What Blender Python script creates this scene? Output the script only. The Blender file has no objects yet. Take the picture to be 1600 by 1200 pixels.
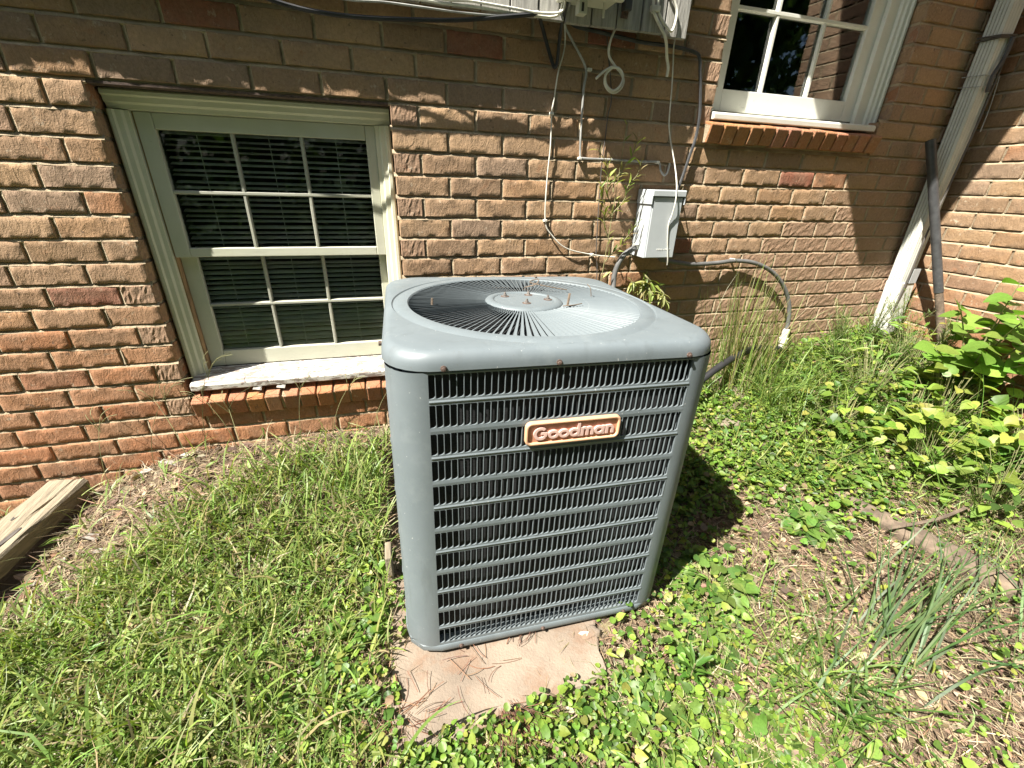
import bpy, bmesh, math, random
import numpy as np
from mathutils import Vector, Matrix
S = bpy.context.scene
rng = np.random.default_rng(7)
random.seed(7)
R = math.radians

# ------------------------------------------------------------------ camera, sky, sun
cam = bpy.data.cameras.new('camera')
camo = bpy.data.objects.new('camera', cam)
S.collection.objects.link(camo)
S.camera = camo
cam.sensor_width = 36.0
cam.lens = 663.6/1600*36
cam.clip_start = 0.02
cam.clip_end = 600
yaw, pit, rol = 0.2861, -0.4370, 0.0296
cy_, sy_, cp_, sp_ = math.cos(yaw), math.sin(yaw), math.cos(pit), math.sin(pit)
fw = Vector((sy_*cp_, cy_*cp_, sp_))
rt = Vector((cy_, -sy_, 0))
up = rt.cross(fw)
r2 = math.cos(rol)*rt+math.sin(rol)*up
u2 = -math.sin(rol)*rt+math.cos(rol)*up
camo.matrix_world = Matrix(((r2.x, u2.x, -fw.x, -0.1174), (r2.y, u2.y, -fw.y, -1.7357), (r2.z, u2.z, -fw.z, -0.2373), (0, 0, 0, 1)))

SUN = Vector((2.45, 1.0, -3.58)).normalized()        # direction the light travels
w = bpy.data.worlds.new('World')
S.world = w
w.use_nodes = True
nt = w.node_tree
nt.nodes.clear()
sky = nt.nodes.new('ShaderNodeTexSky')
sky.sky_type = 'NISHITA'
sky.sun_disc = False
sky.sun_elevation = math.asin(-SUN.z)
sky.sun_rotation = math.atan2(-SUN.x, -SUN.y)
sky.air_density = 1.0
sky.dust_density = 1.5
bg = nt.nodes.new('ShaderNodeBackground')
bg.inputs[1].default_value = 0.05
wo = nt.nodes.new('ShaderNodeOutputWorld')
nt.links.new(sky.outputs[0], bg.inputs[0])
nt.links.new(bg.outputs[0], wo.inputs[0])
sl = bpy.data.lights.new('sun', 'SUN')
sl.energy = 5.0
sl.angle = R(0.53)
sl.color = (1.0, 0.95, 0.86)
so = bpy.data.objects.new('sun', sl)
S.collection.objects.link(so)
so.rotation_euler = SUN.to_track_quat('-Z', 'Y').to_euler()
so.location = (-5, -3, 8)
S.view_settings.view_transform = 'Standard'
S.view_settings.look = 'None'
S.view_settings.gamma = 1
S.view_settings.use_curve_mapping = False
S.view_settings.exposure = 1.65
S.cycles.max_bounces = 8
S.cycles.diffuse_bounces = 3
S.cycles.transparent_max_bounces = 24

# ------------------------------------------------------------------ materials
def new_mat(name):
    m = bpy.data.materials.new(name)
    m.use_nodes = True
    t = m.node_tree
    t.nodes.clear()
    out = t.nodes.new('ShaderNodeOutputMaterial')
    p = t.nodes.new('ShaderNodeBsdfPrincipled')
    t.links.new(p.outputs[0], out.inputs[0])
    return m, t, p, out

def node(t, typ, **kw):
    n = t.nodes.new(typ)
    for k, v in kw.items():
        if k.startswith('i_'):
            n.inputs[k[2:]].default_value = v
        else:
            setattr(n, k, v)
    return n

def ramp(t, src, stops):
    r = t.nodes.new('ShaderNodeValToRGB')
    while len(r.color_ramp.elements) < len(stops):
        r.color_ramp.elements.new(0.5)
    for e, (p, c) in zip(r.color_ramp.elements, stops):
        e.position = p
        e.color = (c, c, c, 1) if isinstance(c, (int, float)) else (*c, 1)
    t.links.new(src, r.inputs[0])
    return r

def mix(t, fac, a, b, mode='MIX'):
    m = t.nodes.new('ShaderNodeMix')
    m.data_type = 'RGBA'
    m.blend_type = mode
    for i, x in ((0, fac), (6, a), (7, b)):
        if isinstance(x, (int, float)):
            m.inputs[i].default_value = x
        elif isinstance(x, tuple):
            m.inputs[i].default_value = (*x, 1) if len(x) == 3 else x
        else:
            t.links.new(x, m.inputs[i])
    return m.outputs[2]

def coords(t, scale=(1, 1, 1), rand=False, kind='Object'):
    tc = t.nodes.new('ShaderNodeTexCoord')
    mp = t.nodes.new('ShaderNodeMapping')
    mp.inputs['Scale'].default_value = scale
    t.links.new(tc.outputs[kind], mp.inputs[0])
    if rand:
        oi = t.nodes.new('ShaderNodeObjectInfo')
        cx = node(t, 'ShaderNodeCombineXYZ')
        for i, f in enumerate((91.0, 53.0, 37.0)):
            ma = node(t, 'ShaderNodeMath', operation='MULTIPLY')
            ma.inputs[1].default_value = f
            t.links.new(oi.outputs['Random'], ma.inputs[0])
            t.links.new(ma.outputs[0], cx.inputs[i])
        t.links.new(cx.outputs[0], mp.inputs['Location'])
    return mp.outputs[0]

def noise(t, vec, scale, detail=4, rough=0.55, dist=0.0):
    n = node(t, 'ShaderNodeTexNoise', i_Scale=scale, i_Detail=detail, i_Roughness=rough, i_Distortion=dist)
    t.links.new(vec, n.inputs['Vector'])
    return n.outputs[0]

def bump(t, p, h, strength, dist=0.002, prev=None):
    b = node(t, 'ShaderNodeBump', i_Strength=strength, i_Distance=dist)
    t.links.new(h, b.inputs['Height'])
    if prev is not None:
        t.links.new(prev, b.inputs['Normal'])
    t.links.new(b.outputs[0], p.inputs['Normal'])
    return b.outputs[0]

def mat_plain(name, col, rough=0.6, var=0.12, nscale=14, bstr=0.15, spots=None, metallic=0.0, stretch=(1, 1, 1), bdist=0.001, fine=90, rand=False):
    m, t, p, o = new_mat(name)
    v = coords(t, stretch, rand)
    n = noise(t, v, nscale, 5, 0.6)
    lo = tuple(c*(1-var*1.6) for c in col)
    hi = tuple(min(1, c*(1+var)) for c in col)
    c = ramp(t, n, [(0.3, lo), (0.7, hi)]).outputs[0]
    if spots:
        sc, thr, scol, amt = spots
        f = ramp(t, noise(t, v, sc, 6, 0.65), [(thr, 0.0), (min(1, thr+0.1), amt)]).outputs[0]
        c = mix(t, f, c, scol)
    t.links.new(c, p.inputs['Base Color'])
    p.inputs['Roughness'].default_value = rough
    p.inputs['Metallic'].default_value = metallic
    if bstr:
        bump(t, p, noise(t, v, fine, 4, 0.6), bstr, bdist)
    return m

def mat_brick():
    m, t, p, o = new_mat('brick_clay')
    v = coords(t, (1, 1, 1), True)
    oi = t.nodes.new('ShaderNodeObjectInfo')
    c = oi.outputs['Color']
    n1 = noise(t, v, 11, 4, 0.6)
    c = mix(t, ramp(t, n1, [(0.42, 0.0), (0.75, 0.55)]).outputs[0], c, (0.27, 0.19, 0.13))
    n2 = noise(t, v, 16, 5, 0.7, 0.6)
    c = mix(t, ramp(t, n2, [(0.60, 0.0), (0.72, 0.4)]).outputs[0], c, (0.36, 0.16, 0.08))
    n3 = noise(t, v, 120, 4, 0.7)
    c = mix(t, 0.55, c, ramp(t, n3, [(0.3, 0.55), (0.7, 1.15)]).outputs[0], 'MULTIPLY')
    n4 = noise(t, v, 34, 4, 0.7)
    c = mix(t, ramp(t, n4, [(0.62, 0.0), (0.72, 0.5)]).outputs[0], c, (0.52, 0.45, 0.34))
    n5 = noise(t, v, 52, 3, 0.6)
    c = mix(t, ramp(t, n5, [(0.66, 0.0), (0.70, 0.7)]).outputs[0], c, (0.13, 0.09, 0.065))
    t.links.new(c, p.inputs['Base Color'])
    p.inputs['Roughness'].default_value = 0.92
    p.inputs['Specular IOR Level'].default_value = 0.2
    # drag texture: stretched ripples, pits and grit
    tc = coords(t, (1.0, 1.0, 0.45), True)
    b1 = bump(t, p, noise(t, tc, 58, 4, 0.65, 1.4), 0.9, 0.0042)
    b2 = bump(t, p, noise(t, v, 240, 3, 0.7), 0.8, 0.0016, b1)
    return m

M = {}
M['brick'] = mat_brick()
M['mortar'] = mat_plain('mortar', (0.37, 0.295, 0.195), 0.95, 0.25, 9, 0.9, (30, 0.62, (0.28, 0.22, 0.15), 0.6), bdist=0.004, fine=140)
M['concrete'] = mat_plain('pad_concrete', (0.225, 0.178, 0.135), 0.95, 0.22, 5, 0.8, (9, 0.52, (0.19, 0.115, 0.072), 0.6), bdist=0.003, fine=150)
M['stone'] = mat_plain('pale_stone', (0.22, 0.18, 0.13), 0.95, 0.25, 18, 0.8, (26, 0.6, (0.25, 0.19, 0.13), 0.6), bdist=0.003, fine=120, rand=True)

def mat_paint(name, col, chip, amt, thr, mould=(0.42, 0.43, 0.26), mamt=0.35):
    """old house paint: yellow-green mildew film, grey weathered wood where it has flaked"""
    m, t, p, o = new_mat(name)
    v = coords(t)
    c = ramp(t, noise(t, v, 6, 5, 0.65), [(0.3, tuple(x*0.9 for x in col)), (0.7, col)]).outputs[0]
    c = mix(t, ramp(t, noise(t, v, 4, 5, 0.6), [(0.38, 0.0), (0.62, mamt)]).outputs[0], c, mould)
    fl = ramp(t, noise(t, coords(t, (0.35, 1, 1)), 60, 5, 0.7, 0.4), [(thr, 0.0), (thr+0.02, amt)]).outputs[0]
    c = mix(t, fl, c, chip)
    c = mix(t, ramp(t, noise(t, v, 170, 3, 0.6), [(0.68, 0.0), (0.75, 0.5)]).outputs[0], c, (0.16, 0.14, 0.09))
    t.links.new(c, p.inputs['Base Color'])
    p.inputs['Roughness'].default_value = 0.55
    bump(t, p, noise(t, coords(t, (0.3, 1, 1)), 70, 5, 0.7), 0.35, 0.0015)
    return m
M['casing'] = mat_paint('casing_paint', (0.66, 0.65, 0.52), (0.36, 0.33, 0.27), 0.8, 0.70)
M['casing_white'] = mat_paint('casing_paint_white', (0.72, 0.72, 0.66), (0.36, 0.34, 0.30), 0.7, 0.68, mamt=0.15)
M['sash'] = mat_paint('sash_paint', (0.55, 0.55, 0.45), (0.33, 0.31, 0.27), 0.6, 0.72, mamt=0.22)
M['muntin'] = mat_paint('muntin_paint', (0.40, 0.40, 0.34), (0.22, 0.20, 0.17), 0.7, 0.62, mamt=0.2)
M['sill'] = mat_paint('sill_paint', (0.62, 0.60, 0.56), (0.24, 0.19, 0.165), 0.95, 0.50, mamt=0.05)
M['track'] = mat_plain('bare_wood_track', (0.33, 0.21, 0.11), 0.8, 0.3, 20, 0.4, stretch=(4, 4, 0.6))
M['blind'] = mat_plain('blind_slat', (0.86, 0.86, 0.83), 0.6, 0.05, 6, 0.0, rand=True)
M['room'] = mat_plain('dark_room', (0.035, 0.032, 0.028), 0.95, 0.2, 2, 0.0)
M['downspout'] = mat_plain('downspout_paint', (0.52, 0.52, 0.47), 0.5, 0.1, 7, 0.12, (16, 0.6, (0.40, 0.39, 0.33), 0.5))
M['black'] = mat_plain('black_rubber', (0.022, 0.022, 0.024), 0.5, 0.2, 20, 0.1)
M['darkgrey'] = mat_plain('dark_grey_pvc', (0.055, 0.056, 0.058), 0.45, 0.25, 25, 0.15, (60, 0.64, (0.2, 0.2, 0.19), 0.5))
M['flex'] = mat_plain('grey_flex_conduit', (0.125, 0.125, 0.122), 0.55, 0.2, 22, 0.1)
M['wire_white'] = mat_plain('white_wire', (0.66, 0.64, 0.56), 0.5, 0.2, 18, 0.0)
M['wire_grey'] = mat_plain('grey_wire', (0.34, 0.34, 0.32), 0.5, 0.25, 18, 0.0)
M['wire_brown'] = mat_plain('dull_dark_wire', (0.09, 0.08, 0.07), 0.6, 0.25, 18, 0.0)
M['nid'] = mat_plain('beige_plastic', (0.50, 0.51, 0.42), 0.5, 0.08, 9, 0.05)
M['boxgrey'] = mat_plain('grey_box_paint', (0.43, 0.46, 0.47), 0.5, 0.07, 6, 0.06, (22, 0.62, (0.33, 0.35, 0.35), 0.4))
M['rust'] = mat_plain('rusty_steel', (0.10, 0.065, 0.05), 0.85, 0.45, 120, 0.4, fine=300)
M['bolt'] = mat_plain('dull_bolt', (0.17, 0.15, 0.135), 0.6, 0.35, 150, 0.3)
M['plate'] = mat_plain('terracotta_plastic', (0.50, 0.235, 0.145), 0.55, 0.08, 12, 0.05)
M['plate_rim'] = mat_plain('pale_terracotta_plastic', (0.62, 0.36, 0.215), 0.5, 0.06, 12, 0.05)
M['letter'] = mat_plain('pink_plastic', (0.64, 0.43, 0.37), 0.5, 0.06, 12, 0.0)
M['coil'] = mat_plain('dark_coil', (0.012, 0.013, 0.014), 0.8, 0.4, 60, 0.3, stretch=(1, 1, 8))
M['siding'] = mat_plain('grey_weathered_board', (0.34, 0.33, 0.30), 0.9, 0.25, 30, 0.9, (50, 0.58, (0.20, 0.19, 0.17), 0.6), stretch=(3, 3, 0.25), bdist=0.003, fine=80, rand=True)
M['timber'] = mat_plain('weathered_timber', (0.255, 0.212, 0.148), 0.9, 0.3, 26, 0.8, (40, 0.60, (0.22, 0.16, 0.09), 0.6), stretch=(3, 0.2, 3), bdist=0.004, fine=70)
M['bark'] = mat_plain('dead_wood', (0.15, 0.112, 0.08), 0.95, 0.35, 26, 0.8, bdist=0.004, rand=True)
M['roof'] = mat_plain('asphalt_shingle', (0.07, 0.065, 0.06), 0.95, 0.3, 60, 0.5)
M['trim'] = mat_plain('white_trim', (0.70, 0.70, 0.66), 0.5, 0.05, 5, 0.0)
M['debris'] = mat_plain('paint_flake', (0.36, 0.33, 0.29), 0.8, 0.2, 40, 0.2, rand=True)

def mat_ac():
    m, t, p, o = new_mat('ac_grey_enamel')
    v = coords(t)
    c = ramp(t, noise(t, v, 5, 6, 0.65), [(0.3, (0.125, 0.149, 0.160)), (0.72, (0.150, 0.176, 0.188))]).outputs[0]
    c = mix(t, ramp(t, noise(t, v, 17, 6, 0.7), [(0.54, 0.0), (0.74, 0.42)]).outputs[0], c, (0.205, 0.230, 0.235))
    c = mix(t, ramp(t, noise(t, coords(t, (1, 1, 0.18)), 26, 5, 0.65), [(0.56, 0.0), (0.68, 0.35)]).outputs[0], c, (0.10, 0.116, 0.12))
    c = mix(t, ramp(t, noise(t, v, 130, 3, 0.6), [(0.68, 0.0), (0.74, 0.45)]).outputs[0], c, (0.12, 0.115, 0.10))
    c = mix(t, ramp(t, noise(t, coords(t, (1.5, 1.5, 1)), 90, 2, 0.5), [(0.73, 0.0), (0.76, 0.7)]).outputs[0], c, (0.38, 0.39, 0.38))
    t.links.new(c, p.inputs['Base Color'])
    rr = ramp(t, noise(t, v, 12, 4, 0.6), [(0.3, 0.42), (0.7, 0.62)]).outputs[0]
    t.links.new(rr, p.inputs['Roughness'])
    bump(t, p, noise(t, v, 30, 3, 0.5), 0.08, 0.002)
    return m
M['ac'] = mat_ac()

def mat_glass():
    m, t, p, o = new_mat('window_glass')
    t.nodes.remove(p)
    tr = node(t, 'ShaderNodeBsdfTransparent')
    tr.inputs[0].default_value = (0.95, 0.97, 0.96, 1)
    gl = node(t, 'ShaderNodeBsdfGlossy')
    gl.inputs['Roughness'].default_value = 0.02
    fr = node(t, 'ShaderNodeFresnel')
    fr.inputs[0].default_value = 1.34
    b = node(t, 'ShaderNodeBump', i_Strength=0.02, i_Distance=0.01)
    t.links.new(noise(t, coords(t), 4, 1, 0.5), b.inputs['Height'])
    t.links.new(b.outputs[0], gl.inputs['Normal'])
    ms = node(t, 'ShaderNodeMixShader')
    t.links.new(fr.outputs[0], ms.inputs[0])
    t.links.new(tr.outputs[0], ms.inputs[1])
    t.links.new(gl.outputs[0], ms.inputs[2])
    t.links.new(ms.outputs[0], o.inputs[0])
    return m
M['glass'] = mat_glass()

def mat_leaf(name, rough=0.5, trans=0.3, tcol=(0.55, 0.75, 0.12)):
    m, t, p, o = new_mat(name)
    a = node(t, 'ShaderNodeAttribute', attribute_name='tint')
    v = coords(t)
    c = mix(t, 0.5, a.outputs['Color'], ramp(t, noise(t, v, 160, 3, 0.6), [(0.3, 0.65), (0.7, 1.2)]).outputs[0], 'MULTIPLY')
    t.links.new(c, p.inputs['Base Color'])
    p.inputs['Roughness'].default_value = rough
    p.inputs['Specular IOR Level'].default_value = 0.35
    tl = node(t, 'ShaderNodeBsdfTranslucent')
    tcx = mix(t, 1.0, c, (1.15, 1.3, 0.5), 'MULTIPLY')
    t.links.new(tcx, tl.inputs[0])
    ms = node(t, 'ShaderNodeMixShader')
    ms.inputs[0].default_value = trans
    t.links.new(p.outputs[0], ms.inputs[1])
    t.links.new(tl.outputs[0], ms.inputs[2])
    t.links.new(ms.outputs[0], o.inputs[0])
    return m
M['leaf'] = mat_leaf('foliage_leaf', 0.45, 0.35)
M['straw'] = mat_leaf('dry_straw', 0.8, 0.12)

def mat_ground():
    m, t, p, o = new_mat('soil_and_litter')
    v = coords(t)
    c = ramp(t, noise(t, v, 6, 6, 0.7), [(0.3, (0.075, 0.05, 0.032)), (0.55, (0.12, 0.082, 0.052)), (0.75, (0.17, 0.12, 0.076))]).outputs[0]
    c = mix(t, ramp(t, noise(t, coords(t, (1, 3, 1)), 45, 5, 0.7), [(0.5, 0.0), (0.66, 0.7)]).outputs[0], c, (0.20, 0.145, 0.092))
    c = mix(t, ramp(t, noise(t, v, 70, 5, 0.7), [(0.55, 0.0), (0.7, 0.7)]).outputs[0], c, (0.04, 0.028, 0.02))
    sx = t.nodes.new('ShaderNodeSeparateXYZ')
    tcg = t.nodes.new('ShaderNodeTexCoord')
    t.links.new(tcg.outputs['Object'], sx.inputs[0])
    mr = node(t, 'ShaderNodeMapRange')
    for i_, v_ in ((1, -2.0), (2, -2.6), (3, 0.0), (4, 1.0)): mr.inputs[i_].default_value = v_
    t.links.new(sx.outputs[1], mr.inputs[0])
    lawn = ramp(t, noise(t, v, 3, 6, 0.7), [(0.3, (0.022, 0.045, 0.010)), (0.7, (0.045, 0.085, 0.018))]).outputs[0]
    c = mix(t, mr.outputs[0], c, lawn)
    t.links.new(c, p.inputs['Base Color'])
    p.inputs['Roughness'].default_value = 0.98
    b = bump(t, p, noise(t, v, 45, 5, 0.7), 1.0, 0.012)
    bump(t, p, noise(t, v, 190, 3, 0.7), 0.8, 0.004, b)
    return m
M['ground'] = mat_ground()

# ------------------------------------------------------------------ builders
WM = {}
def link(o):
    S.collection.objects.link(o)

def thing(name, label, cat, loc=(0, 0, 0), rot=None, group=None):
    o = bpy.data.objects.new(name, None)
    o.empty_display_size = 0.05
    link(o)
    mw = Matrix.Translation(loc)
    if rot is not None:
        mw = mw @ rot
    o.matrix_world = mw
    WM[o.name] = mw
    tag(o, label, cat, group)
    return o

def tag(o, label=None, cat=None, group=None, kind=None):
    for k, v in (('label', label), ('category', cat), ('group', group), ('kind', kind)):
        if v:
            o[k] = v
    return o

def link_mesh(name, me, parent=None, loc=None):
    o = bpy.data.objects.new(name, me)
    link(o)
    if parent is not None:
        o.parent = parent
        WM[o.name] = WM[parent.name] @ (Matrix.Translation(loc) if loc is not None else Matrix())
    else:
        WM[o.name] = Matrix.Translation(loc) if loc is not None else Matrix()
    if loc is not None:
        o.location = loc
    return o

class MB:
    def __init__(self):
        self.v, self.f = [], []
    def add(self, vs, fs):
        n = len(self.v)
        self.v += [tuple(p) for p in vs]
        self.f += [tuple(i+n for i in q) for q in fs]
        return self
    def box(self, a, b):
        (x0, y0, z0), (x1, y1, z1) = a, b
        return self.add([(x0, y0, z0), (x1, y0, z0), (x1, y1, z0), (x0, y1, z0), (x0, y0, z1), (x1, y0, z1), (x1, y1, z1), (x0, y1, z1)],
                        [(0, 3, 2, 1), (4, 5, 6, 7), (0, 1, 5, 4), (1, 2, 6, 5), (2, 3, 7, 6), (3, 0, 4, 7)])
    def prism(self, poly, fn, a, b):
        """poly: 2D outline, fn(u, v, t) -> 3D, extruded from t=a to t=b"""
        n = len(poly)
        vs = [fn(u, v, a) for u, v in poly]+[fn(u, v, b) for u, v in poly]
        fs = [tuple(range(n-1, -1, -1)), tuple(range(n, 2*n))]
        fs += [(i, (i+1) % n, n+(i+1) % n, n+i) for i in range(n)]
        return self.add(vs, fs)
    def tube(self, path, r, n=8, caps=True):
        P = [Vector(p) for p in path]
        m = len(P)
        rs = r if isinstance(r, (list, tuple)) else [r]*m
        vs, fs = [], []
        ref = Vector((0.13, 0.21, 1)).normalized()
        prev = None
        for i in range(m):
            d = (P[min(i+1, m-1)]-P[max(i-1, 0)])
            if d.length < 1e-9:
                d = Vector((0, 0, 1))
            d.normalize()
            if prev is None:
                a = d.cross(ref)
                if a.length < 0.05:
                    a = d.cross(Vector((1, 0, 0)))
            else:
                a = prev-d*prev.dot(d)
            a.normalize()
            prev = a
            b = d.cross(a)
            for k in range(n):
                t = 2*math.pi*k/n
                vs.append(P[i]+rs[i]*(math.cos(t)*a+math.sin(t)*b))
        for i in range(m-1):
            for k in range(n):
                fs.append((i*n+k, i*n+(k+1) % n, (i+1)*n+(k+1) % n, (i+1)*n+k))
        if caps:
            fs.append(tuple(range(n-1, -1, -1)))
            fs.append(tuple((m-1)*n+k for k in range(n)))
        return self.add(vs, fs)
    def lathe(self, prof, n=24, c=(0, 0, 0)):
        vs, fs = [], []
        for r, z in prof:
            for k in range(n):
                t = 2*math.pi*k/n
                vs.append((c[0]+r*math.cos(t), c[1]+r*math.sin(t), c[2]+z))
        for i in range(len(prof)-1):
            for k in range(n):
                fs.append((i*n+k, i*n+(k+1) % n, (i+1)*n+(k+1) % n, (i+1)*n+k))
        fs.append(tuple(range(n-1, -1, -1)))
        fs.append(tuple((len(prof)-1)*n+k for k in range(n)))
        return self.add(vs, fs)
    def mesh(self, name, mat, smooth=False, bevel=0, inv=None, seg=2):
        me = bpy.data.meshes.new(name)
        vs = self.v if inv is None else [tuple(inv @ Vector(p)) for p in self.v]
        me.from_pydata(vs, [], self.f)
        if bevel:
            bm = bmesh.new()
            bm.from_mesh(me)
            bmesh.ops.remove_doubles(bm, verts=bm.verts, dist=1e-5)
            es = [e for e in bm.edges if len(e.link_faces) == 2 and e.calc_face_angle(0) > R(35)]
            bmesh.ops.bevel(bm, geom=es, offset=bevel, segments=seg, affect='EDGES', profile=0.5, clamp_overlap=True)
            bm.to_mesh(me)
            bm.free()
        me.materials.append(mat)
        if smooth:
            me.polygons.foreach_set('use_smooth', [True]*len(me.polygons))
            me.set_sharp_from_angle(angle=R(42))
        return me
    def build(self, name, mat, parent=None, smooth=False, bevel=0, world=True, seg=2):
        inv = WM[parent.name].inverted() if (parent is not None and world) else None
        return link_mesh(name, self.mesh(name, mat, smooth, bevel, inv, seg), parent)

def catmull(pts, k=6):
    P = [Vector(p) for p in pts]
    out = []
    for i in range(len(P)-1):
        p0, p1, p2, p3 = P[max(i-1, 0)], P[i], P[i+1], P[min(i+2, len(P)-1)]
        for j in range(k):
            t = j/k
            out.append(0.5*((2*p1)+(-p0+p2)*t+(2*p0-5*p1+4*p2-p3)*t*t+(-p0+3*p1-3*p2+p3)*t**3))
    out.append(P[-1])
    return out

def np_obj(name, V, F, mat, tint=None, parent=None, smooth=False, kind=None):
    """mesh from numpy; F is a list of (n,k) index arrays"""
    me = bpy.data.meshes.new(name)
    V = np.asarray(V, np.float32)
    if parent is not None:
        V = V-np.array(WM[parent.name].translation, np.float32)
    me.vertices.add(len(V))
    me.vertices.foreach_set('co', V.ravel())
    loops = np.concatenate([f.ravel() for f in F]).astype(np.int32)
    tot = np.concatenate([np.full(len(f), f.shape[1]) for f in F]).astype(np.int32)
    st = np.concatenate([[0], np.cumsum(tot)[:-1]]).astype(np.int32)
    me.loops.add(len(loops))
    me.loops.foreach_set('vertex_index', loops)
    me.polygons.add(len(tot))
    me.polygons.foreach_set('loop_start', st)
    me.polygons.foreach_set('loop_total', tot)
    if smooth:
        me.polygons.foreach_set('use_smooth', np.ones(len(tot), bool))
    me.update(calc_edges=True)
    me.validate()
    if tint is not None:
        a = me.attributes.new('tint', 'FLOAT_COLOR', 'POINT')
        a.data.foreach_set('color', np.concatenate([tint, np.ones((len(tint), 1))], 1).astype(np.float32).ravel())
    me.materials.append(mat)
    o = link_mesh(name, me, parent)
    if kind:
        o['kind'] = kind
    return o

# ------------------------------------------------------------------ ground
GX = [-3.5, -1.6, -.94, -.2, .8, 1.4, 2.0, 2.7, 4]
GZ = [-1.62, -1.47, -1.25, -1.23, -1.29, -1.17, -1.03, -.91, -.88]
def hsh(x, y):
    return (np.sin(x*7.1+y*3.3)*np.cos(y*6.3-x*2.1)*.5+np.sin(x*17.3-y*11.9)*np.sin(y*15.1+x*4.7)*.3+np.sin(x*41+y*29)*np.sin(y*37-x*13)*.2)
def gh(x, y):
    x = np.asarray(x, float)
    y = np.asarray(y, float)
    zw = np.interp(x, GX, GZ)
    d = np.clip(-y/0.9, 0, 1)
    d = d*d*(3-2*d)
    far = -1.40+0.10*np.clip(x-.9, 0, 3)-.03*np.clip(-x-.2, 0, 3)
    z = zw*(1-d)+far*d-.06*np.clip(-y-.9, 0, 1.5)
    pad = np.maximum(np.clip((.37-np.abs(x-.2))/.06, 0, 1)*np.clip((y+1.0)/.05, 0, 1), np.clip((.27-np.abs(x-.06))/.05, 0, 1)*np.clip((y+1.19)/.05, 0, 1))*np.clip((-.14-y)/.1, 0, 1)
    z = z+hsh(x, y)*.013*(1-pad)
    return z*(1-pad)+np.minimum(z, -1.415)*pad

xs = np.concatenate([[-200, -60, -20, -8, -4.5], np.arange(-3.2, 3.6, .02), [4.5, 8, 20, 60, 200]])
ys = np.concatenate([[-200, -60, -20, -9, -5, -3.5], np.arange(-2.6, .04, .02), [.06]])
X, Y = np.meshgrid(xs, ys)
Z = gh(X, Y)
near = (np.abs(X) < 4) & (Y > -3)
Z = Z+np.where(near, rng.normal(0, .0025, Z.shape), 0)
ny, nx = X.shape
idx = np.arange(nx*ny).reshape(ny, nx)
F = np.stack([idx[:-1, :-1], idx[:-1, 1:], idx[1:, 1:], idx[1:, :-1]], -1).reshape(-1, 4)
g = np_obj('ground', np.stack([X, Y, Z], -1).reshape(-1, 3), [F], M['ground'], smooth=True)
tag(g, 'bare soil and dry litter beside the brick house', kind='structure')

# ------------------------------------------------------------------ brick walls
CO = 0.07244           # course height
BH = 0.0628            # brick height
LWX = (-.905, -.062)   # basement window opening
RWX = (1.205, 2.167)   # upper window opening
XC = 2.675             # inside corner
brick_cache = {}
def brick_mesh(L, variant, depth=0.055, H=BH):
    key = (round(L, 3), variant, H, depth)
    if key in brick_cache:
        return brick_cache[key]
    rg = np.random.default_rng(abs(hash(key)) % (2**31) if False else int(L*10000)*31+variant*977+int(H*10000))
    nx, nz = max(4, int(round(L/.0135))), 6
    e = .0028
    us = np.concatenate([[0], np.linspace(e, L-e, nx-1), [L]])
    zs = np.concatenate([[0], np.linspace(e, H-e, nz-1), [H]])
    nx, nz = len(us)-1, len(zs)-1
    tilt = rg.normal(0, .0009, 2)
    V = np.zeros((nz+1, nx+1, 3))
    for j, z in enumerate(zs):
        for i, u in enumerate(us):
            ed = (i in (0, nx)) + (j in (0, nz))
            y = rg.normal(0, .0008)+.0005*math.sin(u*90+variant*2+z*60)+tilt[0]*(u/L-.5)*2+tilt[1]*(z/H-.5)*2
            du = dz = 0
            if ed:
                y += .0019*ed + abs(rg.normal(0, .0008))
                if i in (0, nx): du = (1 if i == 0 else -1)*abs(rg.normal(0, .0008))
                if j in (0, nz): dz = (1 if j == 0 else -1)*abs(rg.normal(0, .0009))
            V[j, i] = (u+du, y, z+dz)
    vs = [tuple(p) for p in V.reshape(-1, 3)]
    idx = np.arange((nx+1)*(nz+1)).reshape(nz+1, nx+1)
    fs = [(idx[j, i], idx[j, i+1], idx[j+1, i+1], idx[j+1, i]) for j in range(nz) for i in range(nx)]
    ring = list(idx[0, :])+list(idx[1:, -1])+list(idx[-1, -2::-1])+list(idx[-2:0:-1, 0])
    n0 = len(vs)
    vs += [(vs[k][0], depth, vs[k][2]) for k in ring]
    m = len(ring)
    fs += [(ring[(k+1) % m], ring[k], n0+k, n0+(k+1) % m) for k in range(m)]
    me = bpy.data.meshes.new('brick')
    me.from_pydata(vs, [], [tuple(int(a) for a in f) for f in fs])
    me.materials.append(M['brick'])
    me.polygons.foreach_set('use_smooth', [True]*len(me.polygons))
    me.set_sharp_from_angle(angle=R(50))
    brick_cache[key] = me
    return me

def brick_colour(z, rg):
    t = np.clip((-z-.55)/.45, 0, 1)                 # redder clay in the lower courses
    tan = np.array([(.365, .235, .138), (.385, .252, .153), (.325, .212, .130), (.40, .262, .153), (.375, .230, .128), (.30, .207, .140)])[rg.integers(6)]
    red = np.array([(.37, .145, .066), (.35, .13, .06), (.39, .165, .078), (.35, .16, .082)])[rg.integers(4)]
    f = t*.75*rg.uniform(.6, 1.2)
    if rg.random() < .05: f = max(f, .6)
    if rg.random() < .02: return (.26, .11, .07, 1)
    c = tan*(1-f)+red*f
    c = c*rg.uniform(.88, 1.12)
    return (*c, 1)

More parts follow.
